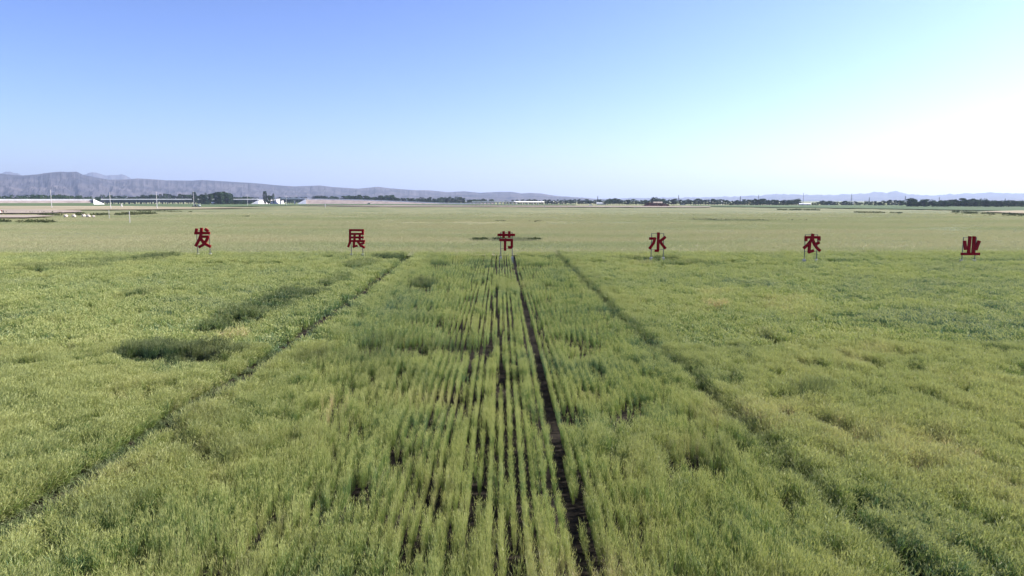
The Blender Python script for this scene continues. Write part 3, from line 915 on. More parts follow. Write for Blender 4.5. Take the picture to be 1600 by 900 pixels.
# ------------------------------------------------------------------ trees
def tree_mesh(name, kind, seed, leafm):
    rg = random.Random(seed)
    V = []; F = []; C = []; MI = []
    def tri_tube(a, b, r0, r1, n=5):
        q = (b - a).normalized().to_track_quat('Z', 'Y'); s = len(V)
        for p, r in ((a, r0), (b, r1)):
            for k in range(n):
                t = 6.2832 * k / n
                V.append(p + q @ Vector((r * math.cos(t), r * math.sin(t), 0))); C.append((0, 0, 0))
        for k in range(n):
            F.append((s + k, s + (k + 1) % n, s + n + (k + 1) % n, s + n + k)); MI.append(1)
    H = 1.0
    if kind == 'poplar':
        tri_tube(Vector((0, 0, -0.02)), Vector((0, 0, 0.9)), 0.022, 0.006)
        for k in range(5):
            z = 0.15 + 0.14 * k; a = rg.random() * 6.28
            tri_tube(Vector((0, 0, z)), Vector((0.07 * math.cos(a), 0.07 * math.sin(a), z + 0.16)), 0.008, 0.003, 4)
        n = 520
        for k in range(n):
            t = rg.random() ** 0.9
            z = 0.08 + 0.92 * t
            r = 0.115 * math.sin(math.pi * min(1, (1 - t) * 0.85 + 0.14)) ** 0.7 * (0.75 + 0.5 * rg.random())
            a = rg.random() * 6.28
            leaf(V, F, C, MI, rg, Vector((r * math.cos(a), r * math.sin(a), z)), 0.034)
    else:
        tri_tube(Vector((0, 0, -0.02)), Vector((0.01, 0, 0.5)), 0.035, 0.018, 6)
        blobs = []
        nb = rg.randint(9, 12)
        for k in range(nb):
            a = rg.random() * 6.28; r = rg.uniform(0.05, 0.30) if kind == 'round' else rg.uniform(0.02, 0.16)
            z = rg.uniform(0.10, 0.84)
            c = Vector((r * math.cos(a), r * math.sin(a), z))
            s = rg.uniform(0.12, 0.20) if kind == 'round' else rg.uniform(0.09, 0.15)
            blobs.append((c, s))
            tri_tube(Vector((0.005, 0, 0.25 + 0.15 * rg.random())), c, 0.012, 0.004, 4)
        for c, s in blobs:
            col = rg.random() * 0.7
            for k in range(60):
                d = Vector((rg.gauss(0, 1), rg.gauss(0, 1), rg.gauss(0, 1))).normalized()
                p = c + Vector((d.x * s * 1.1, d.y * s * 1.1, d.z * s * 0.85)) * (0.55 + 0.5 * rg.random())
                if p.z < 0.12: continue
                leaf(V, F, C, MI, rg, p, 0.045, col)
    me = bpy.data.meshes.new(name)
    me.from_pydata([tuple(v) for v in V], [], F)
    at = me.color_attributes.new('leaf', 'FLOAT_COLOR', 'POINT')
    arr = np.ones((len(V), 4), np.float32); arr[:, :3] = np.array(C, np.float32)
    at.data.foreach_set('color', arr.ravel())
    me.materials.append(leafm); me.materials.append(M_bark)
    me.polygons.foreach_set('material_index', MI)
    return me

def leaf(V, F, C, MI, rg, p, s, col=None):
    b = len(V)
    u = Vector((rg.gauss(0, 1), rg.gauss(0, 1), rg.gauss(0, 1))).normalized()
    w_ = u.orthogonal().normalized()
    s *= rg.uniform(0.6, 1.3)
    V.extend([p - u * s, p + w_ * s * 0.7, p + u * s, p - w_ * s * 0.7])
    F.append((b, b + 1, b + 2, b + 3)); MI.append(0)
    c = rg.random() if col is None else min(1, col + rg.random() * 0.3)
    C.extend([(0, c, 0)] * 4)

T_pop = [tree_mesh('poplar_tree', 'poplar', 400 + k, M_leaf) for k in range(3)]
T_tall = [tree_mesh('slim_tree', 'tall', 410 + k, M_leaf) for k in range(4)]
T_round = [tree_mesh('broadleaf_tree', 'round', 421 + k, M_leaf) for k in range(5)]
T_brown = [tree_mesh('brown_shrub', 'round', 430 + k, M_weed) for k in range(3)]
T_weed = [tree_mesh('ditch_shrub', 'round', 440 + k, M_ditchleaf) for k in range(3)]
tcount = 0
def tree_at(px, top_py, d, meshes, name, label, cat, group, wid=1.0, base=0.0):
    global tcount
    x, y, z = at_dist(px, top_py, d)
    me = meshes[tcount % len(meshes)]; tcount += 1
    o = bpy.data.objects.new(name, me)
    COL.objects.link(o)
    h = max(z - base, 1.0)
    o.location = (x, y, base)
    o.scale = (h * wid, h * wid, h)
    o.rotation_euler = (0, 0, random.random() * 6.28)
    return tag(o, label, cat, group)

def tree_row(px0, px1, step, top, d, label, group, mix=(1, 1, 0), wid=1.0, dj=60, tj=1.4):
    px = px0
    lb_ = label.split(' ', 1)
    while px < px1:
        kinds = []
        kinds += ['tall'] * mix[0] + ['round'] * mix[1] + ['poplar'] * mix[2]
        k = random.choice(kinds)
        ms, nm = {'tall': (T_tall, 'slim_tree'), 'round': (T_round, 'broadleaf_tree'), 'poplar': (T_pop, 'poplar_tree')}[k]
        ty = (interp(top, px) if isinstance(top, list) else top) - (1.0 if d < 1600 else 0.6) + random.uniform(-tj, tj)
        base_t = interp(top, px) if isinstance(top, list) else top
        sz = 'tall' if ty < base_t - 1.9 else 'low' if ty > base_t - 0.2 else 'middling'
        sh = {'tall': 'slim', 'round': 'broad', 'poplar': 'pointed'}[k]
        f_ = (px - px0) / (px1 - px0)
        n_ = 5 if px1 - px0 > 120 else 3
        wh = {5: ['at left end of', 'left of centre in', 'in mid part of', 'right of centre in', 'at right end of'], 3: ['on left of', 'in mid part of', 'on right of']}[n_][min(n_ - 1, int(f_ * n_))]
        tree_at(px, ty, d + random.uniform(-dj, dj), ms, nm, '%s %s tree %s the %s' % (sz, sh, wh, group), 'tree', group, wid * 1.25 * random.uniform(0.8, 1.35) * (1.3 if k == 'tall' else 1.35 if k == 'poplar' else 1))
        px += step * random.uniform(0.65, 1.35)

# individual poplars by the underpass
tree_at(413.5, 299, 1440, T_pop, 'poplar_tree', 'tallest dark poplar standing left of the underpass', 'tree', None, 1.15)
tree_at(418.5, 303.5, 1430, T_tall, 'slim_tree', 'bushy slim tree second from the left beside the underpass', 'tree', None, 1.2)
tree_at(422, 304.5, 1440, T_tall, 'slim_tree', 'lighter slim tree in the middle of the underpass clump', 'tree', None, 1.1)
tree_at(426.8, 302.5, 1440, T_pop, 'poplar_tree', 'thin poplar closest to the underpass opening', 'tree', None, 0.75)
# behind and before the viaduct
tree_row(160, 300, 5.0, [(160, 306), (195, 305), (200, 307), (230, 304.5), (300, 304)], 2000, 'distant tree showing above the viaduct between the power poles', 'trees behind the left half of the viaduct', (2, 2, 1))
tree_row(303, 362, 3.2, [(303, 302), (308, 306), (320, 303), (335, 303), (342, 300), (350, 300.5), (362, 303)], 1440, 'tall tree standing before the right half of the viaduct', 'trees before the right half of the viaduct', (2, 0, 3), 0.62)
tree_row(364, 402, 5, [(364, 307), (402, 308)], 1560, 'bushy tree rising behind the right end of the viaduct', 'trees behind the right end of the viaduct', (1, 2, 0))
tree_row(318, 386, 5, 314.5, 1420, 'low tree beneath the viaduct parapet at its right half', 'low trees under the viaduct', (0, 1, 0), 1.2)
tree_row(436, 478, 5, [(436, 308), (478, 307)], 1900, 'distant tree showing above the underpass bridge', 'trees behind the underpass bridge', (1, 2, 0), 1.2)
tree_row(493, 540, 5, [(493, 305.5), (505, 305.5), (515, 307.5), (540, 307)], 1800, 'distant tree above the high end of the long embankment', 'trees above the high end of the embankment', (1, 3, 0), 1.2)
tree_row(541, 727, 3.1, [(541, 306), (565, 306), (590, 308), (598, 306), (610, 306), (625, 310), (650, 310), (680, 309), (727, 308.5)], 1700, 'dark green tree in the dense row behind the long embankment', 'dense tree row behind the long embankment', (2, 2, 1))
tree_row(731, 772, 4, 311.2, 1600, 'rounded tree behind the small white bridge', 'trees behind the small white bridge', (0, 2, 0), 1.2)
tree_row(790, 940, 3.2, [(790, 315), (815, 312.8), (850, 313.4), (880, 313.2), (905, 312.6), (925, 312.6), (940, 312)], 1500, 'small dark tree in the low row left of the centre bushes', 'low tree row at the centre horizon', (2, 1, 1))
tree_row(946, 970, 3.2, [(946, 312.5), (953, 310), (968, 311)], 1350, 'broad tree in the dark clump right of the white car', 'dark clump right of the white car', (0, 1, 0), 1.15)
tree_row(972, 1060, 3.8, [(972, 313), (1015, 312.5), (1024, 309.8), (1032, 310.5), (1050, 310.5), (1060, 312.5)], 1320, 'green tree in the row behind the brown farm shed', 'tree row behind the brown shed', (2, 2, 0))
tree_row(1064, 1138, 4.0, [(1064, 312.5), (1078, 313), (1086, 313.5), (1092, 310), (1098, 313), (1105, 311), (1112, 312), (1138, 312.5)], 1280, 'tree in the open row between the two lattice masts', 'open tree row between the masts', (3, 1, 1))
tree_row(1141, 1226, 3.1, [(1141, 314.5), (1165, 313), (1180, 311), (1205, 311.5), (1215, 313.5), (1226, 313.5)], 1200, 'dense green tree in the row left of the tall thin pole', 'dense row left of the tall thin pole', (2, 2, 0))
tree_row(1228, 1250, 3.2, [(1228, 314.5), (1240, 311.5), (1249, 310)], 1180, 'tree in the clump ending beside the white farm buildings', 'clump beside the white farm buildings', (1, 2, 0))
tree_row(1270, 1350, 5, [(1270, 316), (1292, 314), (1310, 314.5), (1350, 316)], 1200, 'small tree among the white farm roofs', 'small trees among the farm roofs', (1, 3, 0), 1.2)
tree_row(1352, 1415, 5, [(1352, 316), (1380, 315), (1402, 312.5), (1415, 316)], 1150, 'thin scattered tree between farm roofs and the right grove', 'thin trees left of the right grove', (2, 2, 0))
tree_row(1418, 1600, 3.3, [(1418, 314), (1422, 311), (1430, 309.5), (1436, 313), (1446, 311), (1455, 314), (1475, 312.5), (1500, 311), (1520, 311), (1545, 312), (1560, 313), (1580, 313.5), (1600, 314)], 960, 'leafy tree in the long grove on the right horizon', 'long grove on the right horizon', (2, 3, 0), 1.0, 60)
tree_row(1602, 1800, 9, 312.5, 1080, 'leafy tree in the grove just beyond the right edge', 'grove beyond the right edge', (2, 3, 0), 1.3)

# one mass: woodland behind the left embankment
def woodland():
    rg = random.Random(5)
    V = []; F = []; C = []; MI = []
    for k in range(230):
        px = rg.uniform(-330, 158)
        top = interp([(-330, 303), (0, 303.6), (60, 304), (108, 303.2), (120, 305), (150, 307), (158, 308)], px) + rg.uniform(-0.6, 2.0)
        d = rg.uniform(1650, 1900)
        x, y, z = at_dist(px, top, d)
        s = z * rg.uniform(0.16, 0.26)
        col = rg.random() * 0.6
        for j in range(4):
            c = Vector((x + rg.gauss(0, s * 0.8), y + rg.gauss(0, s), z - s - rg.random() * z * 0.55))
            for q in range(30):
                dd = Vector((rg.gauss(0, 1), rg.gauss(0, 1), rg.gauss(0, 1))).normalized() * s * rg.uniform(0.6, 1.05)
                leaf(V, F, C, MI, rg, c + dd, 1.7, col)
    me = bpy.data.meshes.new('woodland')
    me.from_pydata([tuple(v) for v in V], [], F)
    at = me.color_attributes.new('leaf', 'FLOAT_COLOR', 'POINT')
    arr = np.ones((len(V), 4), np.float32); arr[:, :3] = np.array(C, np.float32)
    at.data.foreach_set('color', arr.ravel())
    me.materials.append(M_leaf)
    o = bpy.data.objects.new('woodland', me); COL.objects.link(o)
    tag(o, 'dark green woodland behind the left embankment', 'woodland', None, 'stuff')
woodland()

# ditch growth: low dark weeds along the far ditches and bunds
def weeds(name, label, bands, seed, mat=M_ditchleaf, z0=0.6):
    rg = random.Random(seed)
    V = []; F = []; C = []; MI = []
    for (xa, ya, xb, yb, n, hgt, spread) in bands:
        for k in range(n):
            t = rg.random()
            px = xa + (xb - xa) * t; py = ya + (yb - ya) * t + rg.gauss(0, spread)
            if vn(np.array([px * 0.13]), np.array([seed * 1.0]), seed)[0] < 0.33: continue
            x, y = on_ground(px, py, z0)
            s = hgt * rg.uniform(0.5, 1.2)
            col = rg.random() * 0.6
            for q in range(12):
                dd = Vector((rg.gauss(0, 1) * 1.5, rg.gauss(0, 1), abs(rg.gauss(0, 0.7)))) * s * 0.5
                leaf(V, F, C, MI, rg, Vector((x, y, z0)) + dd, 0.28 * s + 0.12, col)
    me = bpy.data.meshes.new(name)
    me.from_pydata([tuple(v) for v in V], [], F)
    at = me.color_attributes.new('leaf', 'FLOAT_COLOR', 'POINT')
    arr = np.ones((len(V), 4), np.float32); arr[:, :3] = np.array(C, np.float32)
    at.data.foreach_set('color', arr.ravel())
    me.materials.append(mat)
    o = bpy.data.objects.new(name, me); COL.objects.link(o)
    tag(o, label, 'weeds', None, 'stuff')
weeds('ditch_weeds', 'dark weeds along the ditches at the left edge', [(-60, 332.8, 130, 333.2, 260, 0.9, 0.25), (-60, 346.5, 82, 347.5, 300, 0.8, 0.5), (60, 337.0, 110, 336.2, 80, 0.8, 0.3), (120, 336, 215, 335, 170, 0.9, 0.4), (190, 335.4, 242, 333.6, 150, 1.2, 0.4), (215, 329.6, 300, 330.6, 90, 0.6, 0.2)], 3)
weeds('ditch_weeds', 'dark weeds along the broken ditch on the right', [(1215, 327.6, 1280, 328.3, 160, 0.9, 0.2), (1335, 331.6, 1385, 332.2, 110, 0.7, 0.25), (1385, 332.4, 1410, 333, 40, 0.6, 0.2), (1488, 331.2, 1610, 337.0, 300, 0.7, 1.0)], 4)
weeds('weed_strip', 'thin dark weed lines in the wheat behind the signs', [(770, 345, 850, 345.8, 40, 0.25, 0.3), (740, 373.5, 842, 373.8, 200, 0.3, 0.4), (1060, 342.5, 1260, 343.5, 60, 0.22, 0.6), (380, 338, 395, 338, 14, 0.4, 0.2)], 5, z0=0.62)

# ------------------------------------------------------------------ poles and masts
def utility_pole(px, top, bot, label, arms=1, zg=0.9, thick=1.0):
    x, y = on_ground(px, bot, zg)
    d = math.hypot(x, y)
    h = (bot - top) * px_m(d) + zg
    root = empty('utility_pole', (x, y, 0), -math.atan2(x, y) + 0.5)
    tag(root, label, 'utility pole', 'power poles left of the viaduct')
    MB().tube((0, 0, 0), (0, 0, h), 0.26 * thick, 0.17 * thick, 10).build('pole', M_pole, root)
    for k in range(arms):
        z = h - 0.5 - 1.1 * k
        c = MB().box((0, 0, z), (2.6 - 0.6 * k, 0.12, 0.14)).build('crossarm', M_steel, root)
        c.location.y = 0.24
        for s in (-1.1, 0, 1.1):
            i = MB().tube((s * (1 - .25 * k), 0, z + 0.07), (s * (1 - .25 * k), 0, z + 0.35), 0.08, 0.05, 6).build('insulator', M_white, c)
    return root
for args in [(81, 301.5, 325, 'tall pale power pole nearest the left edge', 1), (173, 304, 326.5, 'power pole in front of the left end of the viaduct', 1),
             (245.5, 302.5, 326, 'power pole in front of the middle of the viaduct', 1), (303, 301.5, 322.5, 'power pole beside the small parked tractor', 1),
             (109, 306.5, 318.8, 'thin short pole before the left embankment', 1), (347, 302, 319.2, 'far thin pole among the trees by the viaduct', 1),
             (387, 307, 321.2, 'thin pole before the right end of the viaduct', 1), (447.5, 306.5, 321, 'thin pole before the underpass', 1)]:
    utility_pole(args[0], args[1], args[2], args[3], args[4])

def marker(px, top, bot, label, wd=0.35, cap=False, zg=0.75):
    x, y = on_ground(px, bot, zg)
    d = math.hypot(x, y); h = (bot - top) * px_m(d) + zg
    root = empty('marker_post', (x, y, 0)); tag(root, label, 'post')
    MB().box((0, 0, h / 2), (wd, wd, h), taper=0.8).build('post', M_pole, root)
    MB().box((0, 0, h + 0.06), (wd * (3.2 if cap else 1.3), wd * 1.3, 0.14)).build('cap', M_white, root)
marker(190, 319.2, 323.5, 'thick short white post on the stubble', 1.1)
marker(203, 333.5, 347.5, 'thin pale stake standing in the wheat', 0.16)
marker(508, 318.6, 323.6, 'pale post with wide cap before the embankment', 0.7, True)
marker(851, 320, 324.5, 'small pale post in the centre wheat', 0.3)
marker(992, 321, 328, 'thin dark stake in the wheat left of the brown shed', 0.12)
marker(170.8, 331, 341, 'thin pale stake in wheat under the viaduct start', 0.12)

def lattice_mast(px, top, d, label, wide=3.2):
    x, y, z = at_dist(px, top, d)
    h = z
    root = empty('lattice_mast', (x, y, 0), 0.3 + px * 0.01); tag(root, label, 'mast', 'power masts along the right horizon')
    b = MB(); r = 0.16 + 0.00012 * d
    c = [(-1, -1), (1, -1), (1, 1), (-1, 1)]
    def pt(k, t):
        s = wide / 2 * (1 - t) ** 1.0 + 0.25
        return (c[k % 4][0] * s, c[k % 4][1] * s, h * t)
    for k in range(4): b.tube(pt(k, 0), pt(k, 0.97), r, r * 0.7, 5)
    b.build('tower_leg', M_steel, root)
    b = MB()
    n = 7
    for i in range(n):
        for k in range(4):
            b.tube(pt(k, i / n * .97), pt(k + 1, (i + 1) / n * .97), r * 0.5, r * 0.5, 4)
    b.build('bracing', M_steel, root)
    for k, (t, L) in enumerate(((0.96, 5), (0.84, 7))):
        b = MB().box((0, 0, h * t), (L, 0.35, 0.4))
        b.build('crossarm', M_steel, root)
    return root
for px, top, d, lb in [(934, 306, 2300, 'lattice mast above the low trees near the centre'), (1060.5, 304.3, 2100, 'lattice mast right of the brown shed'), (1157, 306, 2300, 'lattice mast over the dense tree row'),
                       (1185.5, 304, 2600, 'far mast with wide crossarms right of the dense row'), (1331, 302, 2500, 'lattice mast over the farm roofs'), (1358.5, 308, 2800, 'small far mast right of the farm roofs'), (1415, 306, 2700, 'mast just left of the right grove'), (1468, 308, 2900, 'faint mast over the left part of the right grove'), (1571, 310, 2900, 'faint mast over the right part of the grove')]:
    lattice_mast(px, top, d, lb)
# slim pole next to the white buildings
xx, yy = on_ground(1254.5, 322, 0)
r_ = empty('slim_pole', (xx, yy, 0)); tag(r_, 'tall slim dark pole beside the white farm buildings', 'pole')
hh = (322 - 303.5) * px_m(math.hypot(xx, yy))
MB().tube((0, 0, 0), (0, 0, hh), 0.35, 0.22, 8).build('pole', M_dark, r_)
MB().box((0, 0.3, hh - 0.8), (1.8, 0.2, 0.2)).build('crossarm', M_steel, r_)

# ------------------------------------------------------------------ farm buildings
def shed(px, base_py, wpx, hpx, label, wall, roof, name='farm_building', depth=7.0, d=None, cat='building', rz=0.0):
    if d is None:
        x, y = on_ground(px, base_py, 0.0); d = math.hypot(x, y)
    else:
        x, y, _ = at_dist(px, HOR, d)
    W = wpx * px_m(d); H = hpx * px_m(d)
    root = empty(name, (x, y, 0), -math.atan2(x, y) + rz); tag(root, label, cat)
    hw = H * 0.68
    MB().box((0, 0, hw / 2), (W, depth, hw)).build('wall', wall, root)
    ov = 0.4
    b = MB()
    for s in (-1, 1):
        e = s * (depth / 2 + ov)
        b.add([(-W / 2 - ov, e, hw - 0.1), (W / 2 + ov, e, hw - 0.1), (W / 2 + ov, 0, H), (-W / 2 - ov, 0, H), (-W / 2 - ov, e, hw + 0.06), (W / 2 + ov, e, hw + 0.06), (W / 2 + ov, 0, H + 0.16), (-W / 2 - ov, 0, H + 0.16)],
              [(0, 1, 2, 3), (4, 5, 6, 7), (0, 1, 5, 4), (1, 2, 6, 5), (3, 0, 4, 7)])
    b.build('roof', roof, root)
    for sx in (-1, 1):
        mesh_obj('gable', [(sx * W / 2, -depth / 2, hw), (sx * W / 2, depth / 2, hw), (sx * W / 2, 0, H), (sx * (W / 2 - .2), -depth / 2, hw), (sx * (W / 2 - .2), depth / 2, hw), (sx * (W / 2 - .2), 0, H)],
                 [(0, 1, 2), (5, 4, 3), (0, 1, 4, 3), (1, 2, 5, 4), (2, 0, 3, 5)], wall, root)
    nwin = max(1, int(W / 7))
    for k in range(nwin):
        cx = (k + 0.5) / nwin * W - W / 2
        f = MB().box((cx, -depth / 2 - 0.03, hw * 0.5), (1.6, 0.12, min(1.4, hw * .5))).build('window', M_wallw, root)
        MB().box((cx, -depth / 2 - 0.09, hw * 0.5), (1.3, 0.06, min(1.1, hw * .38))).build('pane', M_glass, f)
    MB().box((W / 2 - 1.2, -depth / 2 - 0.05, min(1.0, hw * .45)), (1.0, 0.1, min(2.0, hw * .9))).build('door', M_dark, root)
    return root
shed(1258, 0, 15, 3.6, 'low white farm building beside the tall slim pole', M_wallw, M_roofw, d=1150)
shed(1297, 0, 13, 4.6, 'white roofed farm building on the right horizon, left one of two', M_wallw, M_roofw, d=1280)
shed(1325, 0, 15, 4.2, 'white roofed farm building on the right horizon, right one of two', M_wallw, M_roofw, d=1280)
shed(940, 0, 15, 3.0, 'low white building between the white car and the dark clump', M_wallw, M_roofw, d=1380)
shed(1067, 0, 8, 3.6, 'small white hut at the foot of the central lattice mast', M_wallw, M_roofw, d=1300)
shed(1470, 0, 8, 3.4, 'small brick house under the trees of the right grove', M_brick, M_roofb, d=940)
shed(334, 0, 6, 4.0, 'small white hut standing before the viaduct', M_wallw, M_roofw, d=1400)
# brown shed with its shrubs
shed(1028, 0, 13, 7.0, 'brown derelict shed with beige roof between bare brown shrubs', M_brick, M_roofb, d=960, depth=6)
random.seed(21)
for k in range(26):
    px = 1009 + k * 1.42
    tp = interp([(1009, 317), (1015, 315.2), (1022, 316), (1032, 316.5), (1040, 317.5), (1046, 319)], px) + random.uniform(-.5, .8)
    tree_at(px, tp, 945 + random.uniform(-8, 4), T_brown, 'brown_shrub', '%s brown shrub %s of the derelict shed' % (['low', 'taller', 'middling'][k % 3], ['at the left side', 'just left', 'in front', 'just right', 'at the far right side'][min(4, k * 5 // 26)]), 'shrub', 'brown shrubs round the shed', 1.3)
weeds('brown_scrub', 'low reddish brown scrub trailing right from the derelict shed', [(1008, 322.4, 1048, 322.8, 260, 2.2, 0.3), (1045, 323.0, 1064, 323.3, 110, 1.1, 0.15)], 9, mat=M_weed, z0=0.3)

# ------------------------------------------------------------------ small things
def car(px, base, label, paint, length=4.4, rz=0.0, d=None):
    x, y = on_ground(px, base, 1.0)
    root = empty('parked_car', (x, y, 1.16), rz); tag(root, label, 'car')
    prof = [(-2.2, .35), (-2.2, .85), (-1.9, 1.0), (-1.5, 1.45), (0.5, 1.5), (1.1, 1.0), (2.0, .88), (2.2, .6), (2.2, .35)]
    V = []; F = []; n = len(prof)
    for yy in (-0.85, 0.85):
        for a, b in prof: V.append((a * length / 4.4, yy * (0.85 if b > 1.2 else 1), b))
    F = [tuple(range(n - 1, -1, -1)), tuple(range(n, 2 * n))] + [(k, (k + 1) % n, n + (k + 1) % n, n + k) for k in range(n)]
    mesh_obj('body', V, F, paint, root)
    for s in (-1, 1):
        MB().add([(-1.35, s * .80, 1.05), (.75, s * .80, 1.05), (.45, s * .76, 1.4), (-1.2, s * .76, 1.4), (-1.35, s * .86, 1.05), (.75, s * .86, 1.05), (.45, s * .80, 1.4), (-1.2, s * .80, 1.4)],
                 [(0, 1, 2, 3), (4, 5, 6, 7), (0, 1, 5, 4), (1, 2, 6, 5), (2, 3, 7, 6), (3, 0, 4, 7)]).build('side_window', M_glass, root)
        for wx in (-1.35, 1.35):
            wh = MB().tube((wx, s * .72, .34), (wx, s * .92, .34), .34, None, 14).build('wheel', M_rubber, root)
            MB().tube((wx, s * .90, .34), (wx, s * .94, .34), .2, None, 10).build('rim', M_steel, wh)
    return root
car(923.5, 321.4, 'white car parked on the dirt track at the far edge of the wheat', M_carwhite, 4.8)

def tractor(px, base, label):
    x, y = on_ground(px, base, 1.0)
    root = empty('tractor', (x, y, 0.9), R(15)); tag(root, label, 'tractor')
    b = MB().box((-1.5, 0, 1.25), (2.0, .9, .8)); b.box((-2.55, 0, 1.15), (.25, .8, .6)); b.build('engine_hood', M_dark, root)
    c = MB().box((0.5, 0, 1.3), (1.5, 1.5, .9)); c.build('body', M_dark, root)
    MB().box((0.5, 0, 2.35), (1.5, 1.5, 1.2), taper=.88).build('cab', M_glass, root)
    MB().lump((0.5, 0, 3.0), (1.0, 1.0, .25), 3, 12, 6, 0.03).build('cab_roof', M_cargrey, root)
    for s in (-1, 1):
        w1 = MB().tube((0.8, s * .75, .8), (0.8, s * 1.2, .8), .8, None, 18).build('wheel', M_rubber, root)
        MB().tube((0.8, s * 1.18, .8), (0.8, s * 1.24, .8), .42, None, 12).build('rim', M_cargrey, w1)
        w2 = MB().tube((-2.0, s * .6, .45), (-2.0, s * .9, .45), .45, None, 14).build('wheel', M_rubber, root)
        MB().tube((-2.0, s * .88, .45), (-2.0, s * .93, .45), .22, None, 10).build('rim', M_cargrey, w2)
    tr = MB().lump((4.0, 0, 1.5), (2.0, 1.3, 1.4), 8, 14, 8, 0.08).build('covered_trailer', M_cargrey, root)
    MB().tube((1.2, 0, .7), (2.4, 0, .7), .08).build('drawbar', M_dark, root)
tractor(304.5, 323.6, 'small dark tractor with a rounded grey green load by the power pole')

def heap(px, base, w_, h_, seed, label):
    x, y = on_ground(px, base, 1.1)
    d = math.hypot(x, y)
    o = MB().lump((0, 0, 0.1), (w_ * px_m(d) / 2, w_ * px_m(d) / 2, h_ * px_m(d)), seed, 14, 9, 0.16).build('earth_heap', M_rock, loc=(x, y, 1.0))
    tag(o, label, 'heap', 'pale heaps along the left ditch')
heap(103, 337.6, 5, 2.0, 1, 'leftmost pale earth heap along the left ditch')
heap(115.5, 337.8, 5, 2.2, 2, 'second pale earth heap from the left along the ditch')
heap(131, 337.4, 5, 2.2, 3, 'middle pale earth heap, taller of the group by the ditch')
heap(138, 337.8, 5.5, 2.0, 4, 'wide pale earth heap right of the tall one by the ditch')
heap(146, 338.2, 4, 1.4, 5, 'rightmost and lowest pale earth heap along the ditch')
heap(-1, 332.6, 6, 2.5, 6, 'white heap beside the two people at the left edge')

def culvert(px, py, wp, hp, d, label):
    x, y, z = at_dist(px, py, d)
    wm = wp * px_m(d); hm = hp * px_m(d)
    root = empty('culvert', (x, y, 0), -math.atan2(x, y)); tag(root, label, 'culvert')
    b = MB()
    b.box((-wm / 2 - .25, 0, hm / 2), (.5, 9, hm)); b.box((wm / 2 + .25, 0, hm / 2), (.5, 9, hm)); b.box((0, 0, hm + .27), (wm + 1.1, 9.1, .5))
    b.build('culvert_frame', M_concrete, root)
    MB().box((0, 0, hm / 2 - .05), (wm - .02, 8.8, hm - .1)).build('opening', M_rubber, root)  # solid near-black block stands in for the darkness inside the mouth
culvert(577, 319.4, 2.2, 2.0, 1435, 'small dark culvert mouth in the long embankment')

# two field workers at the left edge
def person(px, base, label, shirt, stoop, rz):
    x, y = on_ground(px, base, 1.2)
    root = empty('person', (x, y, 1.2), rz); tag(root, label, 'person')
    J = [(0, 0, .95), (0, 0.02, 1.2), (0, 0.04 + stoop * .1, 1.42), (0, .05 + stoop * .14, 1.52), (0, .06 + stoop * .18, 1.64), (0, .06 + stoop * .2, 1.75),
         (.19, .04 + stoop * .1, 1.40), (.25, .02 + stoop * .2, 1.12), (.24, .16 + stoop * .25, .90), (-.19, .04 + stoop * .1, 1.40), (-.25, .02 + stoop * .2, 1.12), (-.22, .14 + stoop * .25, .88),
         (.10, 0, .88), (.12, .04, .48), (.13, -.02, .06), (.13, .12, .03), (-.10, 0, .88), (-.13, -.06, .48), (-.14, -.12, .06), (-.14, .02, .03)]
    E = [(0, 1), (1, 2), (2, 3), (3, 4), (4, 5), (2, 6), (6, 7), (7, 8), (2, 9), (9, 10), (10, 11), (0, 12), (12, 13), (13, 14), (14, 15), (0, 16), (16, 17), (17, 18), (18, 19)]
    Rr = [.15, .15, .16, .06, .10, .08, .07, .05, .035, .07, .05, .035, .10, .07, .045, .04, .10, .07, .045, .04]
    me = bpy.data.meshes.new('figure'); me.from_pydata(J, E, [])
    o = bpy.data.objects.new('figure', me); COL.objects.link(o); o.parent = root
    sk = o.modifiers.new('skin', 'SKIN')
    for k, v in enumerate(me.skin_vertices[0].data if me.skin_vertices else []): v.radius = (Rr[k], Rr[k])
    if not me.skin_vertices:
        bm = bmesh.new(); bm.from_mesh(me); ly = bm.verts.layers.skin.verify()
        for k, v in enumerate(bm.verts): v[ly].radius = (Rr[k], Rr[k]); v[ly].use_root = (k == 0)
        bm.to_mesh(me); bm.free()
    me.materials.append(shirt)
    s = o.modifiers.new('sub', 'SUBSURF'); s.levels = 1; s.render_levels = 1
    MB().lump((0, .06 + stoop * .19, 1.72), (.11, .12, .13), 2, 10, 8, 0.02).build('hat', M_pole, root, True)
person(2.6, 332.6, 'person in dark red clothes standing nearest the left edge', M_shirt, 0.5, 0.5)
person(5.8, 332.8, 'person in dark clothes second from the left edge', M_trouser, 1.0, 2.2)

